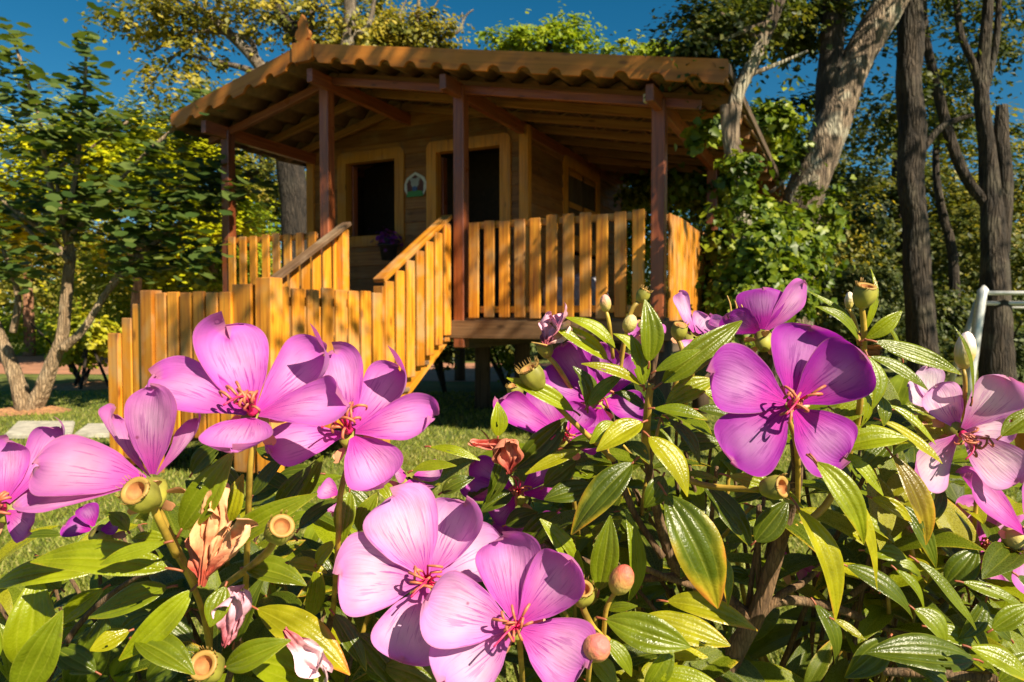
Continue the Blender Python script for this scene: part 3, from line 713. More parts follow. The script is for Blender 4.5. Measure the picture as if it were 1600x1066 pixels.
tree('conifer', 'thin grey-green conifer seen between the left porch post and house wall', 405, 20, [[(405, gy(20), 8), (406, 420, 7), (408, 300, 5), (410, 220, 3)]],
     [(405, 300, 45, 90, 20, 5000, 60, .3), (430, 260, 40, 60, 21, 2500, 30, .3)], M_F_OLIVE, .14, 23)
# old tree behind the house
tree('old_tree', 'thick dark-trunked old tree behind the left end of the roof with lichened branches', 462, 12.5,
     [[(466, gy(12.5), 26), (465, 450, 25), (464, 330, 23), (452, 240, 20), (470, 150, 14), (468, 60, 12), (440, 25, 11), (428, -30, 9)], [(455, 250, 14), (440, 160, 11), (400, 95, 9), (360, 55, 7), (320, 20, 5), (260, -10, 3)], [(468, 160, 12), (520, 110, 11), (545, 60, 10), (545, -40, 9)], [(430, 140, 8), (390, 110, 5), (330, 95, 3), (290, 85, 2)],
      [(545, 60, 5), (575, 40, 4), (585, 0, 3)], [(400, 95, 5), (385, 60, 4), (300, 50, 3), (240, 80, 2)], [(300, 70, 3), (270, 90, 2), (235, 130, 1.3), (232, 110, 1)], [(500, 130, 6), (485, 60, 5), (490, 10, 4)]],
     [(250, 40, 85, 26, 12.5, 1500, 40, .16), (330, 10, 110, 34, 12.5, 1900, 50, .18), (300, 90, 60, 22, 12.3, 500, 24, .14), (420, 40, 60, 36, 12.6, 900, 26, .15), (510, 40, 60, 46, 12.6, 1800, 40, .18), (280, 135, 70, 30, 11.5, 550, 26, .16), (420, 130, 36, 22, 12, 300, 14, .12)], M_F_OLIVE, .11, 24, M_BARK_GREY)
tree('golden_tree', 'golden-leaved tree with bare white twigs above the middle of the roof', 640, 16, [[(640, gy(16), 12), (640, 300, 10), (640, 120, 8), (650, 60, 5), (655, -10, 2)], [(640, 120, 5), (690, 60, 3), (715, 50, 2.4), (728, 25, 1.6), (740, 15, 1)], [(645, 80, 4), (625, 30, 2.2), (635, 0, 1)], [(650, 70, 3), (668, 30, 1.6), (690, -8, 1)], [(640, 90, 4), (590, 50, 3), (580, 10, 1.5)], [(715, 50, 2), (722, 42, 1.2), (722, 20, .8)]],
     [(650, 55, 65, 32, 16, 3200, 46, .18), (580, 30, 50, 45, 16.5, 2600, 30, .22), (600, 65, 90, 18, 16, 2000, 30, .2)], M_F_OLIVE, .13, 25, M_BARK_GREY)
tree('round_tree', 'light green treetop against the blue sky over the middle of the roof', 850, 17, [[(850, gy(17), 10), (850, 300, 8), (850, 110, 6), (860, 70, 3)]],
     [(845, 68, 70, 16, 17, 2400, 36, .17), (800, 62, 40, 14, 17, 700, 16, .15), (885, 45, 40, 18, 17, 550, 18, .14), (975, 84, 70, 8, 17, 900, 22, .12), (1035, 78, 30, 14, 17, 600, 12, .15)], M_F_GREEN, .14, 26)
# right-hand trees
tree('leaning_tree', 'big pale tree trunk leaning to the right beside the house, forked halfway up', 1240, 8.2,
     [[(1226, gy(8.2), 40), (1232, 520, 36), (1238, 430, 32), (1254, 320, 31), (1297, 200, 27), (1337, 100, 24), (1392, 0, 25), (1450, -110, 24), (1540, -330, 20)], [(1298, 205, 20), (1294, 140, 18), (1300, 60, 17), (1306, -60, 17), (1300, -300, 14)],
      [(1450, -110, 16), (1430, -300, 15, 6.8), (1400, -600, 14, 5.2), (1300, -1000, 10, 4.2)], [(1306, -60, 14), (1200, -200, 10, 7.4), (1100, -300, 7, 6.8)], [(1290, 200, 6), (1215, 290, 3), (1200, 300, 2)]],
     [(1230, 20, 110, 60, 8.6, 4500, 60, .16), (1250, 190, 50, 50, 9.4, 900, 30, .12), (1390, 130, 60, 110, 9.6, 1500, 40, .16), (1350, 320, 60, 60, 9.8, 1100, 24, .16), (1420, -420, 330, 260, 6.4, 5200, 70, .26)], M_F_DARK, .10, 31, M_BARK_PALE)
# unseen shade foliage, placed along sun rays to dapple the house; parented to leaning_tree
LT_ = bpy.data.objects['leaning_tree']
def shade_points():
    g = np.random.default_rng(77); out = []; S = np.array(SUN)
    def patch(n, per, spread, f, lo=7.2, hi=9.0):
        for _ in range(n):
            c = np.array(f()) + S * g.uniform(lo, hi)
            k = max(3, int(per * g.uniform(.4, 1.6))); out.append(c + g.normal(size=(k, 3)) * spread * g.uniform(.6, 1.3))
    U = g.uniform
    def fasc(): t = U(-.5, 4.7); return H(t, SF, roof_z(t) - .08 + U(-.12, .22))
    patch(46, 26, .13, fasc)
    patch(13, 16, .13, lambda: H(U(-.1, 4.4), 0, U(.1, 1.5)))
    patch(16, 14, .11, lambda: L3(RT + U(0, 1.3), CL + U(-1.2, .1), U(-.7, .3)))
    patch(9, 16, .12, lambda: H(U(0, 2.4), -.1, U(.0, .9)))
    patch(10, 14, .13, lambda: H(U(-.1, .1), U(0, 3.5), U(.1, .9)))
    patch(16, 22, .20, lambda: P(U(1180, 1420), U(0, 480), 8.1))
    patch(60, 26, .22, lambda: P(U(1390, 1610), U(-40, 560), 8.8), 6.5, 9)
    return np.concatenate(out)
me = leaves_mesh('crown', shade_points(), .105, DIAMOND, DIA_F, .5, 78); mob('crown', me, M_F_DARK, LT_)  # out-of-view clumps added to cast dapples, not the tree's own crown
for a, b in (((3.2, 6.9, 9.5), (4.6, .6, 7.0)), ((3.2, 6.9, 9.5), (2.3, 2.0, 7.4)), ((3.4, 6.9, 8.8), (5.4, 2.4, 7.2))):
    a = Vector(a); b = Vector(b); tube('branch', [a, a.lerp(b, .5) + Vector((.2, 0, .35)), b], [.10, .06, .02], M_BARK_PALE, LT_, 8, 5, .1)  # unseen limbs added to carry the shade clumps
tree('slender_tree', 'slender pale tree rising past the right corner of the roof', 1165, 4.78, [[(1172, gy(4.78), 17), (1166, 520, 16), (1160, 400, 15), (1158, 300, 14), (1143, 215, 12), (1152, 150, 11), (1180, 88, 10), (1212, 15, 10), (1232, -50, 9), (1260, -140, 7)], [(1160, 330, 10), (1146, 270, 9), (1136, 210, 8), (1132, 165, 7)], [(1165, 120, 4), (1215, 100, 3), (1262, 80, 2)], [(1190, 70, 4), (1150, 30, 3), (1090, 15, 2)], [(1205, 30, 4), (1130, 60, 2.5), (1070, 50, 1.5)]],
     [(1110, 60, 75, 55, 4.9, 3600, 60, .085), (1180, 20, 80, 40, 5.1, 2000, 40, .08), (1075, 100, 40, 22, 5, 700, 18, .06)], M_F_DARK, .05, 32, M_BARK_PALE)
tree('straight_tree', 'straight dark tree trunk standing right of the leaning tree', 1436, 8.6, [[(1446, gy(8.6), 26), (1440, 510, 21), (1432, 430, 20), (1431, 350, 18), (1422, 280, 19), (1426, 200, 20), (1419, 120, 18), (1423, 50, 19), (1414, -80, 16)], [(1425, 260, 6), (1470, 200, 5), (1520, 180, 3)]],
     [(1440, -40, 110, 70, 9.5, 2400, 60, .16), (1480, 150, 60, 60, 11.5, 900, 24, .16)], M_F_DARK, .09, 33, M_BARK_DARK)
tree('forked_tree', 'dark many-stemmed tree at the right edge behind the metal frame', 1556, 9.3, [[(1558, gy(9), 26), (1556, 500, 23), (1552, 380, 18), (1543, 236, 12), (1533, 140, 10), (1542, 34, 8), (1548, -50, 6)], [(1560, 400, 14), (1570, 300, 12), (1564, 220, 11), (1566, 165, 8)], [(1550, 330, 8), (1509, 277, 8), (1484, 215, 8), (1462, 130, 7), (1445, 50, 6), (1440, -40, 5)], [(1536, 150, 6), (1556, 70, 5), (1562, -30, 4)], [(1534, 170, 6), (1522, 105, 6), (1500, 50, 5), (1492, -30, 4)]],
     [(1560, 40, 90, 80, 10.4, 2300, 60, .15), (1600, 250, 60, 60, 10.8, 1000, 24, .15)], M_F_DARK, .10, 34)
tree('thin_tree', 'thin curved sapling trunk between the straight and forked trees', 1490, 12, [[(1492, gy(12), 9), (1492, 470, 8), (1487, 390, 7), (1470, 320, 6), (1462, 250, 5), (1470, 160, 4)]], [(1475, 170, 60, 60, 12, 1600, 24, .2)], M_F_DARK, .11, 35)
# deep wood and undergrowth on the right
tree('wood_edge_tree', 'tall dark-leaved tree deep behind the straight trunk', 1400, 17, [[(1400, gy(17), 12), (1400, 350, 10), (1405, 200, 7)]], [(1400, 360, 130, 90, 17, 9000, 90, .4), (1330, 240, 80, 80, 17, 2600, 50, .34)], M_F_DARK, .16, 36)
tree('wood_edge_tree', 'dark leafy tree deep behind the forked trunk at the right edge', 1620, 16, [[(1640, gy(16), 12), (1640, 350, 10), (1640, 200, 7)]], [(1600, 360, 130, 110, 16, 9000, 90, .36), (1520, 250, 70, 100, 17, 2400, 50, .3)], M_F_OLIVE, .16, 37)
tree('wood_edge_tree', 'dark leafy tree behind the rear corner of the playhouse roof', 1190, 15, [[(1190, gy(15), 10), (1190, 350, 9), (1190, 250, 7)]], [(1180, 360, 130, 110, 15, 8000, 70, .4)], M_F_DARK, .15, 38)
def shrub(name, label, px, d, ells, mat, leaf, seed, shape=DIAMOND, faces=DIA_F, group=None, cat='shrub'):
    r = empty(name, gpx(px, d), label, cat, group)
    for k in range(4):
        a = random.uniform(-1, 1); tube('stem', [gpx(px, d), gpx(px, d) + Vector((a * .3, random.uniform(-.2, .2), .5)), gpx(px, d) + Vector((a * .7, random.uniform(-.4, .4), .95))], [.03, .02, .01], M_BARK_DARK, r, 6, 3)
    crown_px('foliage', r, ells, mat, leaf, seed, shape, faces, .45, .4); return r
shrub('shrub', 'pale grey-green shrub between the leaning and straight trunks', 1340, 10, [(1345, 475, 75, 65, 10, 8000, 80, .13)], M_F_LOW, .075, 41)
shrub('shrub', 'dark evergreen shrub low behind the straight trunk', 1440, 12, [(1440, 500, 90, 60, 12, 6000, 60, .2)], M_F_DARK, .10, 42)
shrub('shrub', 'sunlit grey-green shrub under the metal frame at the right edge', 1590, 9.8, [(1590, 560, 45, 50, 9.8, 4500, 50, .11)], M_F_LOW, .07, 43)
shrub('shrub', 'dark tall hedge shrub behind the metal frame', 1540, 13.5, [(1540, 430, 110, 110, 13.5, 9000, 70, .28)], M_F_DARK, .11, 44)
shrub('shrub', 'yellowish shrub in front of the wood right of the leaning trunk', 1290, 12, [(1290, 400, 60, 110, 12, 6000, 60, .2)], M_F_OLIVE, .10, 45)
shrub('shrub', 'lime yellow staked shrub by the path behind the orchid tree', 128, 10.3, [(128, 530, 42, 42, 10.3, 2600, 46, .09)], M_F_LIME, .085, 46, ROUND, RND_F)
for k, (a, b) in enumerate((((-.25, .1), (.02, 0)), ((.28, .05), (0, .05)), ((.05, -.25), (.03, 0)))):
    c = gpx(135, 10.0); o = tube('stake', [c + Vector((a[0], a[1], 0)), c + Vector((b[0], b[1], .72))], [.022, .018], M_BARK_DARK, None, 7, 3)
    tag(o, ('dark wooden stake propping the lime shrub, leaning in from the left', 'dark wooden stake propping the lime shrub, leaning in from the right', 'dark wooden stake propping the lime shrub, the front one')[k], 'stake', 'stakes of the lime shrub')
mound('mulch', gpx(140, 10.3), .62, .05, bpy.data.materials['bark_mulch'], 'reddish mulch bed under the lime shrub by the path', 'mulch', 5)
# hedge beyond the path on the left
hd = empty('hedge', gpx(60, 20), 'clipped dark green hedge beyond the terracotta path on the left', 'hedge')
tube('stem', [gpx(60, 20), gpx(60, 20, .9)], [.05, .03], M_BARK_DARK, hd, 6, 3)
crown_px('foliage', hd, [(-120, 520, 150, 36, 20, 4000, 50, .3), (60, 520, 140, 36, 20, 6000, 60, .3), (230, 520, 110, 36, 20, 5000, 60, .3), (420, 500, 140, 50, 20, 6000, 60, .32)], M_F_GREEN, .12, 47, DIAMOND, DIA_F, .4, .5)
tree('palm_like_tree', 'reddish straight trunk standing beyond the path at the left edge', 45, 18.5, [[(46, gy(18.5), 9), (46, 520, 7.5), (44, 460, 7), (42, 380, 5)]], [(40, 390, 70, 50, 18.5, 3000, 30, .35)], M_F_OLIVE, .16, 48, bark('red_bark', (.25, .10, .05), (.44, .22, .12), (.5, .4, .3), .2, 9))
# dark planting seen under the deck
shrub('shrub', 'dark bushy shrub behind the house seen under the deck', 820, 18, [(820, 520, 170, 45, 18, 8000, 70, .3)], M_F_DARK, .14, 49)
shrub('shrub', 'small leafy shrub under the deck beside the stair post', 695, 9.4, [(690, 545, 22, 34, 9.4, 420, 20, .09)], M_F_DARK, .08, 50)
shrub('shrub', 'small palm-leaved shrub under the deck between two stilts', 790, 10.2, [(792, 555, 16, 26, 10.2, 260, 14, .08)], M_F_GREEN, .08, 51)
shrub('shrub', 'dark leafy shrub beside the house wall seen past the porch corner', 1010, 11.5, [(1010, 400, 70, 130, 11.5, 7000, 70, .22)], M_F_GREEN, .11, 53)
# climbing ivy right of the porch
ivy = empty('climbing_ivy', gpx(1160, 6.6), 'sunlit climbing ivy covering the tree and fence right of the porch', 'ivy')
crown_px('foliage', ivy, [(1110, 300, 60, 34, 7.6, 2600, 50, .07), (1010, 300, 40, 28, 9.4, 1500, 30, .09), (1060, 290, 70, 26, 8.6, 1800, 34, .09), (1165, 380, 60, 70, 6.4, 4200, 80, .075), (1190, 460, 66, 70, 6.2, 4200, 80, .075), (1120, 480, 30, 60, 6.6, 1700, 34, .07), (1225, 400, 50, 80, 7.2, 3000, 60, .08), (1105, 205, 36, 22, 5.2, 220, 14, .04),
                         (1195, 200, 40, 40, 7.4, 1500, 30, .08), (1225, 235, 34, 34, 8.2, 900, 20, .08), (1280, 340, 26, 60, 7.4, 700, 24, .06)], M_F_IVY, .075, 52, HEART, HRT_F, .35, .6)
crown_px('foliage', ivy, [(1156, 290, 20, 60, 4.6, 700, 26, .04), (1172, 400, 34, 70, 4.55, 2300, 50, .05), (1168, 470, 30, 60, 4.55, 1800, 44, .05)], M_F_IVY, .05, 54, HEART, HRT_F, .35, .6)
tube('stem', [gpx(1165, 6.4), P(1160, 420, 6.4), P(1150, 320, 6.2), P(1140, 250, 5.6)], [.05, .04, .03, .015], M_BARK_DARK, ivy, 7, 5)

# far belt of trees closing the view all round
g = np.random.default_rng(91); tl = []
for k in range(70):
    an = g.uniform(-1.15, 1.15); dd = g.uniform(34, 48); hh = g.uniform(2.2, 6.5) * (.62 if abs(an) < .30 else 1)
    p, t_, o_ = clump_points((dd * math.sin(an), dd * math.cos(an), hh * .5), (3.4, 2.5, hh * .55), 900, 26, .7, g); tl.append(p)
tl = np.concatenate(tl); tl = tl[tl[:, 2] > .05]
me = leaves_mesh('treeline', tl, .42, DIAMOND, DIA_F, .4, 92); tag(mob('treeline', me, M_F_OLIVE), 'far belt of olive-green trees closing the garden behind everything', 'trees', kind='stuff')

# ================================================================== SMALL THINGS ON THE RIGHT
goal = empty('metal_frame', gpx(1530, 9), 'silver tubular metal goal frame standing on the lawn at the right edge', 'goal frame')
def gt(name, a, b, r): return tube(name, [a, b], [r, r], M_STEEL, goal, 10, 2)
A = P(1534, 460, 9.0); A0 = gpx(1515, 9.0)
tube('upright', [A0, A + (A0 - A) * .05, A + Vector((.03, 0, .03))], [.06, .06, .06], M_STEEL, goal, 10, 4)
gt('crossbar', P(1536, 458, 9.0), P(1800, 458, 9.0), .028); gt('crossbar', P(1540, 474, 9.15), P(1800, 474, 9.15), .028); gt('stay', P(1548, 481, 9.3), P(1800, 481, 9.3), .018)
gt('stay', P(1528, 470, 9.05), gpx(1482, 9.4), .04); gt('stay', P(1549, 478, 9.3), gpx(1542, 9.3), .032); gt('upright', P(1800, 458, 9.0), gpx(1810, 9.0), .06)
def lathe_obj(name, prof_, mat, c, label, cat):
    V, F = lathe(prof_, 24); return tag(mob(name, mesh_from(name, V, F), mat, None, Matrix.Translation(c)), label, cat)
lathe_obj('planter', [(.001, 0), (.11, 0), (.15, .28), (.165, .28), (.165, .33), (.145, .33), (.14, .27), (.001, .26)], M_ORANGE, P(1730, 640, 1.35) + Vector((0, 0, -.31)), 'orange clay planter behind the pale flower at the right edge', 'planter')
pil = empty('brick_pillar', gpx(1362, 9.2), 'low brick pillar with a flat cap beyond the shrub', 'pillar')
pb = gpx(1362, 9.2)
for k in range(9): plank('brick', pb + Vector((0, 0, .001 + k * .066)), pb + Vector((0, 0, .062 + k * .066)), .20, .20, FRONT, M_BRICK, pil, .006)
plank('cap', pb + Vector((0, 0, .60)), pb + Vector((0, 0, .64)), .26, .26, FRONT, M_ORANGE, pil, .008)
ped = tube('planter_stand', [Vector((P(1730, 640, 1.35).x, P(1730, 640, 1.35).y, 0)), P(1730, 640, 1.35) + Vector((0, 0, -.312))], [.05, .05], M_STEEL, None, 12, 3)
tag(ped, 'grey metal stand under the orange clay planter', 'stand')

# ================================================================== FLOWERING SHRUBS IN FRONT
def petal_mat():
    m, t, p = new_mat('petal'); uvn = N(t, 'ShaderNodeUVMap'); sep = N(t, 'ShaderNodeSeparateXYZ'); t.links.new(uvn.outputs[0], sep.inputs[0])
    u = sep.outputs[0]; v = sep.outputs[1]; oi = N(t, 'ShaderNodeObjectInfo'); main = oi.outputs['Color']
    # rounding towards the throat: deeper magenta
    f_thr = maprange(t, v, .08, .62, 1, 0)
    tc = N(t, 'ShaderNodeTexCoord'); nz = N(t, 'ShaderNodeTexNoise'); nz.inputs['Scale'].default_value = 90; nz.inputs['Detail'].default_value = 5; t.links.new(tc.outputs['Object'], nz.inputs[0])
    thr = mixc(t, .15, (.64, .012, .44), main)
    f2 = math_n(t, 'POWER', f_thr, 1.15)
    c = mixc(t, f2, main, thr)
    # edge slightly more purple
    au = math_n(t, 'ABSOLUTE', math_n(t, 'MULTIPLY_ADD', u, 2, -1))
    ed = maprange(t, math_n(t, 'MAXIMUM', au, v), .55, 1.0, 0, .85)
    c = mixc(t, ed, c, mixc(t, 1.0, main, (.80, .42, .92), 'MULTIPLY'))
    # veins: fine lines fanning from the throat
    vec = N(t, 'ShaderNodeCombineXYZ'); t.links.new(math_n(t, 'MULTIPLY', u, 30), vec.inputs[0]); t.links.new(math_n(t, 'MULTIPLY', v, 2.6), vec.inputs[1]); t.links.new(oi.outputs['Random'], vec.inputs[2])
    vn = N(t, 'ShaderNodeTexNoise'); vn.inputs['Scale'].default_value = 1.0; vn.inputs['Detail'].default_value = 3; t.links.new(vec.outputs[0], vn.inputs[0])
    vf = math_n(t, 'MULTIPLY', maprange(t, vn.outputs[0], .57, .61, 0, 1.0), maprange(t, v, .25, .85, .95, .06))
    pale = math_n(t, 'MULTIPLY', maprange(t, au, .1, .8, .7, 0), math_n(t, 'MULTIPLY', maprange(t, v, .30, .55, 0, 1), maprange(t, v, .7, .95, 1, 0)))  # pale middle: highlight sheen painted into the petal colour
    c = mixc(t, pale, c, mixc(t, .30, main, (.95, .86, .95)))
    c = mixc(t, vf, c, mixc(t, 1.0, main, (.50, .12, .58), 'MULTIPLY'))
    sp = maprange(t, nz.outputs[0], .35, .7, .9, 1.06)
    hs = N(t, 'ShaderNodeHueSaturation'); t.links.new(c, hs.inputs['Color']); t.links.new(sp, hs.inputs['Value']); c = hs.outputs[0]
    nb = N(t, 'ShaderNodeTexNoise'); nb.inputs['Scale'].default_value = 28; nb.inputs['Detail'].default_value = 4; t.links.new(tc.outputs['Object'], nb.inputs[0])
    c = mixc(t, maprange(t, nb.outputs[0], .42, .75, 0, .5), c, mixc(t, 1.0, c, (.86, .62, .92), 'MULTIPLY'))
    vs2 = N(t, 'ShaderNodeTexVoronoi'); vs2.inputs['Scale'].default_value = 75; t.links.new(tc.outputs['Object'], vs2.inputs[0])
    c = mixc(t, math_n(t, 'MULTIPLY', maprange(t, vs2.outputs['Distance'], .03, .08, .8, 0), maprange(t, nb.outputs[0], .55, .6, 0, 1)), c, (.30, .05, .16))
    rim = maprange(t, math_n(t, 'MAXIMUM', au, v), .965, 1.0, 0, .6); c = mixc(t, rim, c, (.50, .22, .20))
    t.links.new(c, p.inputs['Base Color']); p.inputs['Roughness'].default_value = .55; p.inputs['Specular IOR Level'].default_value = .25
    p.inputs['Sheen Weight'].default_value = .12
    h = math_n(t, 'ADD', vn.outputs[0], math_n(t, 'MULTIPLY', nz.outputs[0], .5)); bump(t, h, .3, .0012, p)
    tr = N(t, 'ShaderNodeBsdfTranslucent'); t.links.new(mixc(t, 1.0, c, (1.0, .62, .95), 'MULTIPLY'), tr.inputs[0])
    mx = N(t, 'ShaderNodeMixShader'); mx.inputs[0].default_value = .42; t.links.new(p.outputs[0], mx.inputs[1]); t.links.new(tr.outputs[0], mx.inputs[2])
    t.links.new(mx.outputs[0], t.nodes['Material Output'].inputs[0]); return m
def leaf_mat():
    m, t, p = new_mat('shrub_leaf'); uvn = N(t, 'ShaderNodeUVMap'); sep = N(t, 'ShaderNodeSeparateXYZ'); t.links.new(uvn.outputs[0], sep.inputs[0])
    u = sep.outputs[0]; v = sep.outputs[1]; oi = N(t, 'ShaderNodeObjectInfo'); main = oi.outputs['Color']; yel = oi.outputs['Alpha']
    tc = N(t, 'ShaderNodeTexCoord')
    nz = N(t, 'ShaderNodeTexNoise'); nz.inputs['Scale'].default_value = 70; nz.inputs['Detail'].default_value = 6; t.links.new(tc.outputs['Object'], nz.inputs[0])
    nf = N(t, 'ShaderNodeTexNoise'); nf.inputs['Scale'].default_value = 900; nf.inputs['Detail'].default_value = 3; t.links.new(tc.outputs['Object'], nf.inputs[0])
    au = math_n(t, 'ABSOLUTE', math_n(t, 'MULTIPLY_ADD', u, 2, -1))
    # pale veins at 0, .5 and the margin
    def line(c, w_): return maprange(t, math_n(t, 'ABSOLUTE', math_n(t, 'SUBTRACT', au, c)), 0, w_, 1, 0)
    vein = math_n(t, 'MAXIMUM', line(0, .07), math_n(t, 'MAXIMUM', math_n(t, 'MULTIPLY', line(.5, .05), .7), line(1.0, .07)))
    val = maprange(t, nz.outputs[0], .3, .7, .72, 1.25)
    hs = N(t, 'ShaderNodeHueSaturation'); t.links.new(main, hs.inputs['Color']); t.links.new(val, hs.inputs['Value']); c = hs.outputs[0]
    c = mixc(t, math_n(t, 'MULTIPLY', vein, .55), c, mixc(t, .5, main, (.42, .42, .05)))
    # yellowing from margins and tip, then orange at the very tip
    yf = math_n(t, 'ADD', math_n(t, 'MULTIPLY', v, .75), math_n(t, 'MULTIPLY', math_n(t, 'POWER', au, 2.0), .45))
    yf = math_n(t, 'ADD', yf, math_n(t, 'MULTIPLY_ADD', nz.outputs[0], .8, -.4))
    lo = math_n(t, 'SUBTRACT', 1.15, yel)
    d1 = math_n(t, 'MULTIPLY', math_n(t, 'SUBTRACT', yf, lo), 2.2, clamp=True)
    c = mixc(t, d1, c, (.52, .40, .02))
    d2 = math_n(t, 'MULTIPLY', math_n(t, 'SUBTRACT', yf, math_n(t, 'ADD', lo, .22)), 3.0, clamp=True)
    c = mixc(t, d2, c, (.48, .17, .025))
    # brown specks
    vo = N(t, 'ShaderNodeTexVoronoi'); vo.inputs['Scale'].default_value = 60; t.links.new(tc.outputs['Object'], vo.inputs[0])
    spk = math_n(t, 'MULTIPLY', maprange(t, vo.outputs['Distance'], .05, .11, 1, 0), maprange(t, nz.outputs[0], .52, .6, 0, .7))
    c = mixc(t, spk, c, (.10, .055, .02))
    geo = N(t, 'ShaderNodeNewGeometry')
    c = mixc(t, geo.outputs['Backfacing'], c, mixc(t, .45, c, (.26, .27, .12)))
    t.links.new(c, p.inputs['Base Color'])
    p.inputs['Roughness'].default_value = .36; p.inputs['Specular IOR Level'].default_value = .5
    rr = maprange(t, nz.outputs[0], .3, .7, .20, .40); t.links.new(rr, p.inputs['Roughness'])
    bump(t, math_n(t, 'ADD', nf.outputs[0], math_n(t, 'MULTIPLY', nz.outputs[0], 2.0)), .35, .0009, p)
    tr = N(t, 'ShaderNodeBsdfTranslucent'); t.links.new(mixc(t, 1.0, c, (1.4, 1.3, .3), 'MULTIPLY'), tr.inputs[0])
    mx = N(t, 'ShaderNodeMixShader'); mx.inputs[0].default_value = .32; t.links.new(p.outputs[0], mx.inputs[1]); t.links.new(tr.outputs[0], mx.inputs[2])
    t.links.new(mx.outputs[0], t.nodes['Material Output'].inputs[0]); return m
M_PETAL = petal_mat(); M_LEAF = leaf_mat()
M_FIL = simple('red_filament', (.62, .02, .12), .45, 0, .3, 200); M_ANTH = simple('tan_anther', (.46, .13, .06), .5, 0, .35, 200)
M_PINKF = simple('pink_filament', (.80, .32, .30), .45, 0, .2, 200)
M_CALYX = simple('calyx_green', (.25, .235, .03), .6, 0, .6, 70, .0006); M_SEPAL = simple('sepal_orange', (.58, .26, .13), .5, 0, .3, 90)
M_RIM = simple('capsule_rim', (.38, .22, .05), .6, 0, .2, 200); M_INSIDE = simple('capsule_inside', (.46, .19, .06), .8, 0, .5, 160)
M_PETIOLE = simple('petiole', (.28, .08, .035), .5, 0, .3, 150)
def bud_mat():
    m, t, p = new_mat('bud_skin'); tc = N(t, 'ShaderNodeTexCoord'); sep = N(t, 'ShaderNodeSeparateXYZ'); t.links.new(tc.outputs['Generated'], sep.inputs[0]); oi = N(t, 'ShaderNodeObjectInfo')
    nz = N(t, 'ShaderNodeTexNoise'); nz.inputs['Scale'].default_value = 4; t.links.new(tc.outputs['Generated'], nz.inputs[0])
    f = maprange(t, math_n(t, 'ADD', sep.outputs[2], math_n(t, 'MULTIPLY', nz.outputs[0], .5)), .55, 1.15, 0, 1)
    t.links.new(mixc(t, f, (.46, .38, .09), oi.outputs['Color']), p.inputs['Base Color']); p.inputs['Roughness'].default_value = .6; bump(t, nz.outputs[0], .4, .002, p); return m
M_BUD = bud_mat()
def dry_mat():
    m, t, p = new_mat('withered_petal'); tc = N(t, 'ShaderNodeTexCoord'); uvn = N(t, 'ShaderNodeUVMap'); sep = N(t, 'ShaderNodeSeparateXYZ'); t.links.new(uvn.outputs[0], sep.inputs[0]); oi = N(t, 'ShaderNodeObjectInfo')
    nz = N(t, 'ShaderNodeTexNoise'); nz.inputs['Scale'].default_value = 130; nz.inputs['Detail'].default_value = 6; t.links.new(tc.outputs['Object'], nz.inputs[0])
    f = maprange(t, math_n(t, 'ADD', sep.outputs[1], math_n(t, 'MULTIPLY_ADD', nz.outputs[0], .9, -.45)), .15, .6, 1, 0)
    c = mixc(t, f, oi.outputs['Color'], mixc(t, 1.0, oi.outputs['Color'], (.55, .18, .20), 'MULTIPLY'))
    v = maprange(t, nz.outputs[0], .3, .7, .7, 1.2); hs = N(t, 'ShaderNodeHueSaturation'); t.links.new(c, hs.inputs['Color']); t.links.new(v, hs.inputs['Value'])
    t.links.new(hs.outputs[0], p.inputs['Base Color']); p.inputs['Roughness'].default_value = .7; bump(t, nz.outputs[0], .6, .002, p); return m
M_DRY = dry_mat()

shrubL = empty('flowering_shrub', (-.22, .62, 0), 'leafy shrub with large pink flowers filling the lower left, nearest the stairs', 'shrub', 'purple flowering shrubs in front')
shrubR = empty('flowering_shrub', (.28, .66, 0), 'leafy shrub with purple flowers filling the lower right, under the porch corner', 'shrub', 'purple flowering shrubs in front')
def own(px): return shrubL if px < 760 else shrubR

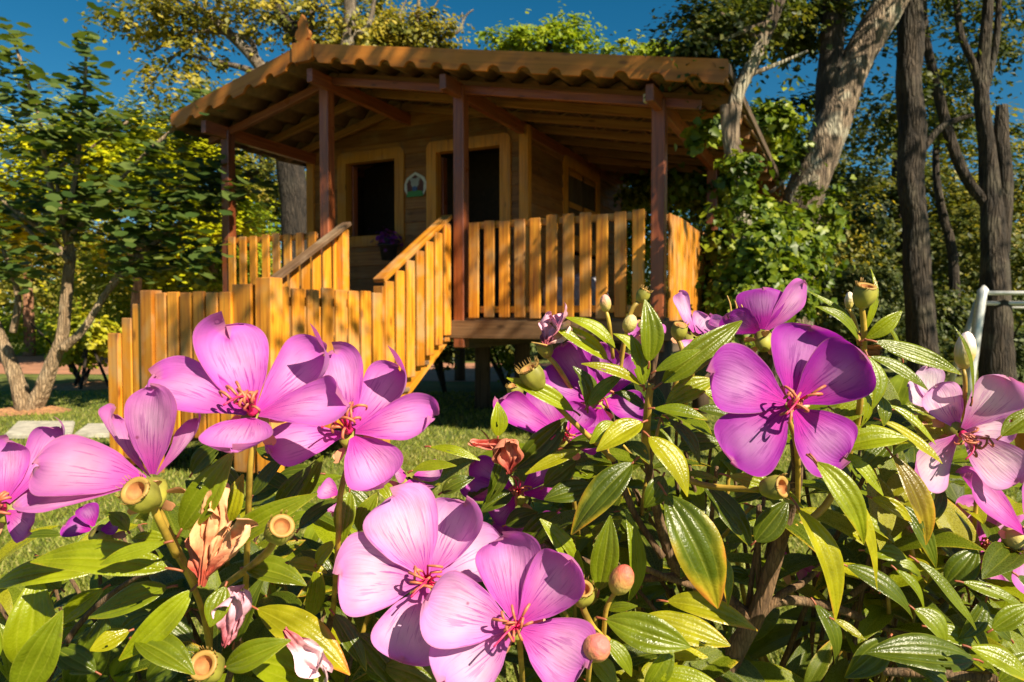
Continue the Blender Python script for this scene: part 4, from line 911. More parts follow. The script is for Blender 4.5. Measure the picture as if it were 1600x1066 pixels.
NU, NV = 14, 20
def petal(parent, B, T, nrm, width, color, bend=.10, cup=.12, tipc=.0, notch=.05, side=0.0, ruffle=.03, seed=0, mat=None, name='petal', crumple=0.0):
    g_ = random.Random(seed); B = Vector(B); T = Vector(T); a = T - B; L = a.length; ah = a / L
    nr = Vector(nrm); nr = (nr - ah * nr.dot(ah)).normalized(); sd = ah.cross(nr).normalized()
    ph = [g_.uniform(0, 6.28) for _ in range(6)]; skew = g_.uniform(-.08, .08); V = []; UV = []; F = []
    asym = g_.uniform(-.10, .10)
    for i in range(NV + 1):
        q = i / NV; v = 1 - (1 - q) ** 1.5
        pw = (.16 + .84 * (v ** .85)) * math.sqrt(max(0, 1 - v ** 5.5)) / .80 * (.55 + .45 * min(1, v / .3))
        for j in range(NU + 1):
            u = j / NU * 2 - 1
            wl = width * .5 * pw * u * (1 + asym * u)
            x = v * L * (1 - notch * math.exp(-((u - skew * 3) / .3) ** 2) * v ** 5 + skew * u * v * v)
            z = L * (bend * math.sin(math.pi * v * .9) + tipc * v ** 3) + width * cup * (u * u - .15) * v * (1 - .3 * v)
            z += L * ruffle * v * v * (math.sin(3.1 * u + ph[0]) * .7 + abs(u) ** 2 * math.sin(6.5 * v + 2 * u + ph[1]) * 1.1 + .35 * math.sin(5 * u + 4 * v + ph[2]))
            z += L * .007 * v * math.sin(17 * u + 3 * math.sin(5 * v + ph[3]) + ph[4]) * (.4 + abs(u)) + L * .004 * math.sin(23 * v + 9 * u + ph[5]) * v
            x += L * .016 * max(0, (v - .75) / .25) * math.sin(9 * u + ph[2]) * math.sin(4.3 * u + ph[1])
            # one edge rolled
            if side:
                e = max(0, (u if side > 0 else -u) - .35) * v
                z += abs(side) * width * e * e * 1.5; wl *= 1 - .35 * e * e * abs(side)
            if crumple:
                z += crumple * L * (math.sin(7 * u + 3 * v + ph[3]) * .5 + math.sin(11 * v + 5 * u + ph[4]) * .4 + math.sin(15 * u * v + ph[5]) * .3 + g_.uniform(-.12, .12))
                wl *= 1 + .25 * math.sin(9 * v + ph[2]); x += crumple * L * .25 * math.sin(8 * u + ph[1])
            V.append(B + ah * x + sd * wl + nr * z); UV.append((j / NU, v))
    for i in range(NV):
        for j in range(NU):
            k = i * (NU + 1) + j; F.append((k, k + 1, k + NU + 2, k + NU + 1))
    o = mob(name, mesh_from(name, V, F, True, UV), mat or M_PETAL, parent); o.color = (*color, 1); return o
def stamens(parent, C, nrm, size, seed, n=10, hookdir=None, pale=False):
    g_ = random.Random(seed); nrm = Vector(nrm).normalized(); a = nrm.orthogonal().normalized(); b = nrm.cross(a)
    for k in range(n):
        an = 2 * math.pi * k / n + g_.uniform(-.3, .3); rd = a * math.cos(an) + b * math.sin(an)
        L = size * g_.uniform(.6, 1.15); sp = g_.uniform(.10, .60)
        p0 = C + rd * size * .07; p1 = C + nrm * L * .45 + rd * L * sp * .45; 
        dirn = (rd * sp + nrm * .8).normalized(); hk = (rd * g_.uniform(-.6, .8) + a * g_.uniform(-.6, .6) + b * g_.uniform(-.6, .6)).normalized()
        p2 = p1 + dirn * L * .32; p3 = p2 + hk * L * .22 + nrm * L * .10; p4 = p3 + hk * L * .20 - nrm * L * .10; p5 = p4 - hk * L * .06 - nrm * L * .20
        r = size * .036
        v1, f1 = tube_data([p0, p1, p2], [r * 1.15, r, r * .9], 6, 4)
        v2, f2 = tube_data([p2, p3, p4, p5], [r * 1.0, r * 1.35, r * 1.2, r * .4], 6, 4)
        V, F = join([(v1, f1), (v2, f2)]); me = mesh_from('stamen', V, F)
        o = mob('stamen', me, [M_PINKF if pale else M_FIL, M_ANTH], parent)
        mi = np.zeros(len(me.polygons), dtype=np.int32); mi[len(f1):] = 1; me.polygons.foreach_set('material_index', mi)
    # swollen red heart of the flower
    V, F = lathe([(.001, 0), (size * .16, 0), (size * .15, size * .10), (size * .08, size * .22), (.001, size * .26)], 12)
    mob('heart', mesh_from('heart', V, F), M_FIL, parent, Matrix.Translation(C) @ nrm.to_track_quat('Z', 'Y').to_matrix().to_4x4())
    # style
    p = [C, C + nrm * size * .6, C + nrm * size * 1.0 + a * size * .3, C + nrm * size * 1.1 + a * size * .75]
    tube('pistil', p, [size * .035, size * .03, size * .028, size * .03], M_FIL, parent, 6, 4)
PINK = (.80, .40, .74); PINK2 = (.75, .255, .64); PURP = (.47, .05, .47); PALE = (.83, .52, .74); DEEP = (.54, .06, .48); WHITE = (.85, .78, .78); MAUVE = (.66, .27, .52)
def flower(cx, cy, d, nrm, petals, color, seed, stalk, st=True, back=False, pale=False, par=None, stsize=.0155):
    par = par or own(cx); C = P(cx, cy, d); nrm = Vector(nrm).normalized()
    # flower body: the small green cup the petals grow from
    V, F = lathe([(.001, -.011), (.003, -.011), (.0052, -.007), (.006, -.002), (.0055, .0005), (.001, .001)], 14)
    q = nrm.to_track_quat('Z', 'Y'); M = Matrix.Translation(C - nrm * .002) @ q.to_matrix().to_4x4()
    fl = mob('flower', mesh_from('flower', V, F), M_CALYX, par, M)
    for k in range(5):
        a = k * 72 + 20; s0 = q @ Vector((math.cos(R(a)), math.sin(R(a)), 0))
        petal(fl, C + s0 * .004 - nrm * .007, C + s0 * .013 - nrm * .009, nrm, .006, (.58, .26, .13), .05, .1, 0, 0, 0, .01, seed + k, M_SEPAL, 'sepal')
    for k, pt in enumerate(petals):
        tx, ty, wpx, dz = pt[:4]; o = pt[4] if len(pt) > 4 else {}
        dd = d - dz; T = P(tx, ty, dd); nn = Vector(o.get('n', nrm)); 
        col = o.get('c', color); jit = random.Random(seed * 9 + k).uniform(.92, 1.06); col = tuple(min(.9, c * jit) for c in col)
        ax = (T - C).normalized()
        petal(fl, C + ax * .003, T, nn, wpx * 1.08 / FPX * (d + dd) / 2, col, o.get('bend', -.08), o.get('cup', .14), o.get('tip', -.02), o.get('notch', .05), o.get('side', 0), o.get('ruf', .05), seed * 17 + k)
    if st: stamens(fl, C + nrm * .002, nrm, stsize, seed, 13, None, pale)
    if stalk:
        pts = [C - nrm * .012] + [P(*s_) for s_ in stalk]
        tube('stalk', pts, [.0014] + [.0015] * (len(pts) - 1), M_STEMG, fl, 7, 4)
    return fl
N0 = (.05, -.80, .60)
flower(396, 648, .310, (.10, -.72, .70), [(240, 588, 104, -.012, dict(bend=.06, cup=.10)), (352, 506, 112, -.022, dict(notch=.16, side=-.35, cup=.2)), (508, 546, 108, -.018, dict(side=.9, cup=.16)), (548, 634, 84, .012, dict(bend=.08, side=-.3)), (362, 708, 108, .030, dict(bend=.07, cup=.18, notch=.0, ruf=.03))], PINK2, 1, [(392, 720, .318), (388, 800, .335), (384, 920, .37)])
flower(546, 676, .338, (-.05, -.75, .66), [(520, 545, 84, -.012, dict(cup=.1)), (624, 572, 92, -.014, dict(side=.9)), (682, 652, 78, .004, dict(side=-.5, bend=.06)), (600, 760, 96, .014, dict(bend=.06, cup=.2)), (418, 706, 82, .012, dict(bend=.05))], PINK2, 2, [(532, 770, .345), (528, 850, .36), (520, 960, .40)])
flower(668, 908, .352, (.12, -.90, .42), [(612, 770, 122, -.006, dict(bend=.04)), (728, 780, 96, -.008, dict(side=.8, notch=.1)), (527, 898, 128, .004, dict(bend=.05)), (628, 1034, 116, .012, dict(bend=.05)), (786, 846, 92, -.012)], PALE, 3, [(672, 960, .375), (690, 1090, .42)])
flower(806, 980, .328, (-.10, -.90, .42), [(664, 938, 116, .004, dict(bend=.05, c=PALE)), (786, 836, 108, -.006, dict(cup=.18)), (895, 872, 98, .004, dict(cup=.2, side=.3)), (916, 1044, 118, .008), (690, 1066, 116, .014, dict(c=PALE))], PINK2, 4, [(815, 1040, .36), (820, 1140, .42)])
flower(1236, 634, .362, (-.10, -.93, .34), [(1108, 582, 116, .0, dict(bend=.03)), (1268, 510, 120, -.004, dict(bend=.03)), (1352, 556, 106, .018, dict(cup=.22)), (1322, 718, 112, .006, dict(tip=.03)), (1142, 722, 112, .008, dict(bend=.04))], PURP, 5, [(1245, 700, .385), (1246, 800, .43)], stsize=.0165)
flower(1500, 676, .425, (.05, -.90, -.25), [(1462, 602, 66, -.004, dict(cup=.2)), (1574, 588, 84, .012, dict(bend=.05, side=.5)), (1580, 672, 62, -.006), (1594, 754, 78, .012, dict(ruf=.06)), (1438, 762, 82, .008, dict(ruf=.09, notch=.2))], (.88, .64, .74), 6, [(1515, 640, .45), (1530, 700, .48), (1520, 850, .5)], pale=True)
flower(1528, 856, .50, (-.05, -.85, .45), [(1466, 792, 46, .0), (1526, 778, 66, -.01), (1592, 800, 62, -.004), (1592, 926, 48, .01), (1556, 950, 46, .012, dict(bend=.1))], PINK2, 7, [(1535, 880, .52), (1500, 920, .53)])
flower(1606, 838, .435, (.3, -.85, .35), [(1502, 738, 62, .008, dict(bend=.02, c=(.78, .22, .60))), (1640, 740, 70, 0), (1680, 850, 70, 0), (1610, 930, 60, .01)], PINK2, 8, [(1604, 850, .46), (1560, 880, .48)])
# flowers seen from behind or the side
flower(238, 752, .300, (-.30, .55, .62), [(240, 602, 92, .0, dict(bend=.05, cup=.12, n=(-.1, -.8, .5))), (52, 728, 112, .006, dict(bend=.05, cup=.10, n=(-.1, -.75, .65), ruf=.07)), (24, 794, 62, .012, dict(bend=.03, cup=.15, n=(-.1, -.6, .8), ruf=.05)), (306, 650, 62, -.016, dict(cup=.2, n=(-.6, -.6, .4))), (180, 640, 60, -.03)], MAUVE, 9, [(243, 785, .302), (266, 835, .310), (304, 910, .326)], st=False, back=True)
flower(6, 795, .315, (.12, -.88, .40), [(10, 686, 66, -.006), (92, 664, 62, -.012, dict(side=.6)), (116, 690, 60, -.03), (44, 830, 50, .014), (-90, 800, 90, 0)], PINK2, 10, [(-6, 840, .33), (-20, 1000, .37)])
flower(1192, 522, .455, (.15, .62, .70), [(1256, 440, 60, -.005, dict(c=PINK2)), (1192, 450, 76, .0), (1136, 492, 60, .008), (1232, 515, 40, -.02), (1108, 500, 36, -.02, dict(c=PALE))], PURP, 11, [(1205, 545, .46), (1230, 590, .48)], st=False, back=True)
flower(1086, 526, .47, (.2, -.7, .6), [(1064, 455, 30, -.004, dict(ruf=.1)), (1108, 492, 46, -.004), (1112, 530, 44, .004), (1078, 548, 40, .006)], PALE, 12, [(1086, 560, .48), (1070, 640, .5)], st=False)
flower(936, 626, .475, (-.1, -.80, .55), [(880, 536, 66, .0), (934, 534, 66, -.01), (985, 552, 60, -.005), (850, 590, 60, .006), (1010, 636, 60, .004), (930, 700, 64, .01)], PURP, 13, [(945, 680, .49), (960, 780, .52)])
flower(884, 686, .455, (-.15, -.80, .55), [(780, 622, 54, .006), (838, 606, 56, -.006), (916, 632, 56, -.004), (836, 690, 44, .008), (940, 690, 50, .004)], DEEP, 14, [(890, 730, .47), (905, 840, .5)])
flower(810, 772, .49, (-.15, -.80, .55), [(722, 758, 44, .006), (738, 720, 48, -.004), (862, 722, 36, -.004), (908, 764, 36, .006), (770, 815, 44, .01)], DEEP, 15, [(820, 810, .5), (840, 900, .52)])
flower(1458, 640, .45, (.05, -.75, .6), [(1452, 572, 52, .0), (1500, 610, 44, -.006), (1420, 605, 40, .004)], WHITE, 16, [(1460, 700, .47)], st=False)
flower(640, 745, .42, (.3, -.5, .75), [(690, 730, 46, 0), (612, 732, 50, .01), (655, 770, 60, .014)], MAUVE, 17, [(640, 800, .43), (630, 900, .45)], st=False)
flower(535, 775, .44, (-.2, -.7, .5), [(500, 760, 36, 0), (560, 800, 40, .01), (515, 800, 36, .01)], PINK2, 18, [(540, 830, .45)], st=False)
flower(845, 850, .52, (-.2, -.8, .5), [(770, 830, 40, 0), (790, 800, 44, 0), (870, 800, 40, 0), (800, 880, 44, .01)], DEEP, 19, [(850, 900, .54)], st=False)
flower(150, 830, .40, (-.2, -.6, .7), [(100, 820, 40, 0), (190, 815, 40, 0), (130, 790, 36, 0)], PURP, 20, [(155, 880, .41)], st=False)
flower(1010, 505, .50, (.1, -.6, .7), [(1040, 520, 34, 0), (1000, 540, 34, 0), (975, 515, 30, 0)], PINK2, 21, [(1010, 580, .51)], st=False)
flower(1240, 880, .52, (.1, -.6, .7), [(1215, 860, 26, 0), (1260, 905, 30, 0), (1300, 895, 30, 0)], PINK2, 22, [(1240, 940, .53)], st=False)

# ---- seed capsules, buds, withered petals
def capsule(px, py, rpx, axis, d, stalk, hairy=False, closed=False):
    par = own(px); C = P(px, py, d); r = rpx / FPX * d; ax = Vector(axis).normalized(); q = ax.to_track_quat('Z', 'Y'); M = Matrix.Translation(C) @ q.to_matrix().to_4x4()
    out = [(.001, -1.15), (.35, -1.1), (.72, -.75), (.95, -.2), (1.0, .2), (.92, .65), (.82, .85)]
    V, F = lathe([(a * r, b * r) for a, b in out], 20); gj = random.Random(int(px * 3 + py))
    pa, pb = gj.uniform(0, 6), gj.uniform(0, 6)
    for v in V:
        an = math.atan2(v.y, v.x); k = 1 + .05 * math.sin(5 * an + pa) + .03 * math.sin(3 * an + pb) + gj.uniform(-.015, .015); v.x *= k; v.y *= k * .95
    o = mob('seed_capsule', mesh_from('seed_capsule', V, F), M_CALYX, par, M)
    V, F = lathe([(.83 * r, .83 * r), (.84 * r, .93 * r), (.70 * r, .96 * r), (.55 * r, .86 * r)], 20); mob('rim', mesh_from('rim', V, F), M_RIM, o, M)
    inn = [(.56, .87), (.5, .6), (.40, .35), (.001, .3)] if not closed else [(.56, .87), (.4, 1.0), (.2, 1.08), (.001, 1.1)]
    V, F = lathe([(a * r, b * r) for a, b in inn], 20); mob('hollow', mesh_from('hollow', V, F), M_INSIDE, o, M)
    if True:
        parts = []; g_ = random.Random(int(px))
        for k in range(70 if hairy else 26):
            a = g_.uniform(0, 6.28); p0 = M @ Vector((.85 * r * math.cos(a), .85 * r * math.sin(a), .85 * r)); p1 = M @ Vector((1.0 * r * math.cos(a), 1.0 * r * math.sin(a), g_.uniform(1.05, 1.4) * r))
            parts.append(tube_data([p0, p1], [.00022, .0001], 3, 1))
        V, F = join(parts); mob('bristles', mesh_from('bristles', V, F), M_RIM, o)
    if stalk: tube('stalk', [C - ax * r * .95] + [P(*s_) for s_ in stalk], [.0015] + [.0017] * len(stalk), M_STEMG, o, 8, 4)
capsule(224, 776, 27, (-.12, -.80, .60), .280, [(250, 815, .290), (276, 868, .305)])
capsule(436, 830, 23, (.45, -.65, .60), .298, [(418, 862, .306), (385, 890, .325), (350, 915, .35)])
capsule(325, 1044, 26, (.0, -.80, .60), .305, [(330, 1090, .32)])
capsule(910, 930, 19, (.0, -.55, .84), .340, [(914, 958, .345), (930, 985, .352), (950, 1000, .36)])
capsule(1350, 462, 18, (.05, -.38, .92), .385, [(1349, 500, .39), (1350, 540, .395), (1345, 620, .41)])
capsule(1208, 762, 20, (.55, -.75, .25), .350, [(1180, 765, .37), (1110, 760, .39), (1060, 745, .40)])
capsule(834, 590, 20, (-.45, -.25, .85), .415, [(858, 622, .42), (905, 668, .43), (960, 720, .44)], True)
capsule(852, 546, 13, (-.35, -.25, .9), .47, [(872, 575, .47), (900, 620, .48)])
capsule(1061, 518, 13, (.1, -.4, .9), .44, [(1066, 555, .44), (1050, 620, .45)], False, True)
capsule(1004, 462, 11, (.45, -.2, .87), .47, [(985, 490, .47), (970, 560, .48)])
capsule(806, 612, 13, (-.3, -.3, .9), .46, [(830, 640, .46), (870, 700, .47)])
capsule(1424, 838, 14, (.1, -.4, .9), .46, [(1426, 870, .46), (1420, 910, .47)])
def bud(px, py, rx, ry, axis, d, col, stalk):
    par = own(px); C = P(px, py, d); a = rx / FPX * d; b = ry / FPX * d; ax = Vector(axis).normalized(); M = Matrix.Translation(C) @ ax.to_track_quat('Z', 'Y').to_matrix().to_4x4()
    pr = [(.001, -1), (.45, -.92), (.82, -.6), (1.0, -.15), (.97, .25), (.75, .65), (.42, .9), (.001, 1.02)]
    V, F = lathe([(x * a * (1), z * b) for x, z in pr], 16); o = mob('bud', mesh_from('bud', V, F), M_BUD, par, M); o.color = (*col, 1)
    if stalk: tube('stalk', [C - ax * b * .9] + [P(*s_) for s_ in stalk], [.0011] + [.0013] * len(stalk), M_STEMG, o, 7, 4)
bud(971, 906, 19, 26, (.35, -.25, .9), .345, (.62, .12, .08), [(948, 950, .35), (944, 985, .355), (940, 1030, .37)])
bud(932, 1012, 22, 24, (.3, -.6, .6), .325, (.70, .16, .14), [(920, 1050, .34), (915, 1100, .36)])
bud(946, 474, 9, 14, (-.1, -.1, 1), .46, (.74, .32, .26), [(952, 505, .46), (958, 560, .47)])
bud(984, 506, 11, 15, (.35, -.1, .9), .46, (.60, .48, .22), [(975, 540, .465), (968, 590, .47)])
bud(1508, 548, 15, 30, (.05, -.1, 1), .42, (.85, .68, .66), [(1508, 600, .42), (1505, 680, .45)])
bud(1590, 845, 20, 24, (.4, -.3, -.5), .44, (.50, .42, .14), [(1560, 862, .45), (1520, 875, .46)])
bud(1327, 470, 7, 14, (0, -.1, 1), .40, (.72, .62, .50), [(1335, 500, .40), (1343, 540, .40)])
bud(810, 620, 1, 1, (0, 0, 1), .5, (.5, .3, .2), None) if False else None
def wither(bx, by, tx, ty, wpx, d, col, seed, n=3, nrm=(0, -.9, .4)):
    par = own(bx); r = empty('withered_flower', P(bx, by, d), parent=par); g_ = random.Random(seed)
    for k in range(n):
        T = P(tx + g_.uniform(-.18, .18) * wpx * 2, ty + g_.uniform(-.1, .1) * wpx * 2, d + g_.uniform(-.008, .008))
        o = petal(r, P(bx, by, d), T, Vector(nrm) + Vector((g_.uniform(-.6, .6), 0, g_.uniform(-.3, .3))), wpx / FPX * d * g_.uniform(.6, 1), col, g_.uniform(-.1, .1), g_.uniform(.2, .5), 0, .1, g_.choice((-.8, .8)), .08, seed + k, M_DRY, 'petal', .085)
wither(318, 914, 344, 776, 62, .298, (.78, .38, .18), 3, 2); wither(322, 900, 376, 826, 46, .296, (.80, .42, .22), 31, 2); wither(312, 905, 306, 830, 30, .297, (.62, .20, .10), 33, 1)
wither(352, 1008, 384, 928, 52, .322, (.76, .40, .52), 7, 3); wither(445, 985, 500, 1055, 56, .335, (.80, .52, .58), 9, 3)
wither(795, 740, 788, 682, 54, .42, (.58, .20, .12), 12, 3); wither(795, 700, 740, 692, 20, .42, (.56, .16, .12), 13, 2)
wither(852, 540, 872, 496, 46, .46, (.74, .36, .50), 15, 3); wither(850, 540, 895, 510, 30, .46, (.78, .55, .5), 16, 2)

# ---- leaves
def leaf_geo(L, W, bend, fold, nu=16, nv=14, seed=0, B=Vector(), ah=Vector((0, 1, 0)), sd=Vector((1, 0, 0)), nr=Vector((0, 0, 1)), petiole=True):
    g_ = random.Random(seed); V = []; UV = []; F = []; ph = g_.uniform(0, 6.28); sk = g_.uniform(-.03, .03); tw = g_.uniform(-.25, .25); pk = g_.uniform(.78, .95)
    for i in range(nv + 1):
        v = i / nv; w_ = W * .5 * (math.sin(math.pi * v ** pk) ** .82 if 0 < v < 1 else 0) + (.0004 if v in (0, 1) else 0)
        cz = L * bend * (v - v * v) * 4 * .5 - L * abs(bend) * .4 * v ** 3
        off = L * sk * math.sin(math.pi * v)
        for j in range(nu + 1):
            u = j / nu * 2 - 1
            z = cz + fold * abs(u) * w_ + W * .045 * abs(math.sin(2 * math.pi * u)) ** .8 * min(1, 4 * v) * min(1, 3 * (1 - v)) + u * tw * w_ * (v - .4) + L * .012 * math.sin(7 * v + ph) * abs(u)
            V.append(B + ah * (v * L) + sd * (u * w_ + off) + nr * z); UV.append((j / nu, v))
    for i in range(nv):
        for j in range(nu):
            k = i * (nu + 1) + j; F.append((k, k + 1, k + nu + 2, k + nu + 1))
    n0 = len(F)
    if petiole:
        v2, f2 = tube_data([B + ah * L * .02, B - ah * L * .05 - nr * L * .01, B - ah * L * .11 - nr * L * .04], [.0006, .0006, .0007], 5, 2)
        o = len(V); V += v2; F += [tuple(x + o for x in q) for q in f2]; UV += [(.5, 0)] * len(v2)
    return V, F, UV, n0
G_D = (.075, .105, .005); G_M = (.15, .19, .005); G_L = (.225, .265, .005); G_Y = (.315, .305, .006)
def leaf(bx, by, tx, ty, wpx, d, dz=0.0, col=G_M, yel=.15, roll=0.0, bend=.12, fold=.30, up=.75, par=None):
    """blade from base pixel to tip pixel at depth d (tip dz nearer); its upper face turned to the light"""
    par = par or own(bx); B = P(bx, by, d); T = P(tx, ty, d - dz); a = T - B; L = a.length; ah = a.normalized()
    nr = Vector((roll, -.75, up)); nr = (nr - ah * nr.dot(ah)); nr.normalize(); sd = ah.cross(nr)
    seed = int(bx * 7 + by * 13)
    V, F, UV, n0 = leaf_geo(L, wpx * .88 / FPX * d, bend, fold, seed=seed, B=B, ah=ah, sd=sd, nr=nr)
    gh = random.Random(seed + 5)
    if gh.random() < .3:
        for _ in range(gh.choice((1, 1, 2))):
            hi, hj = gh.randint(4, 11), gh.choice((2, 3, 5, 10, 12, 13)); kill = {hi * 16 + hj, hi * 16 + hj + 1, (hi + 1) * 16 + hj} if gh.random() < .6 else {hi * 16 + (0 if hj < 8 else 15), hi * 16 + (1 if hj < 8 else 14), (hi + 1) * 16 + (0 if hj < 8 else 15)}
            F = [f for q, f in enumerate(F) if q not in kill or q >= n0]; n0 = sum(1 for f in F if max(f) < 17 * 15)
    me = mesh_from('leaf', V, F, True, UV); o = mob('leaf', me, [M_LEAF, M_PETIOLE], par)
    mi = np.zeros(len(me.polygons), dtype=np.int32); mi[n0:] = 1; me.polygons.foreach_set('material_index', mi)
    j = random.Random(seed).uniform(.85, 1.15); o.color = (col[0] * j, col[1] * j, col[2], yel); return o
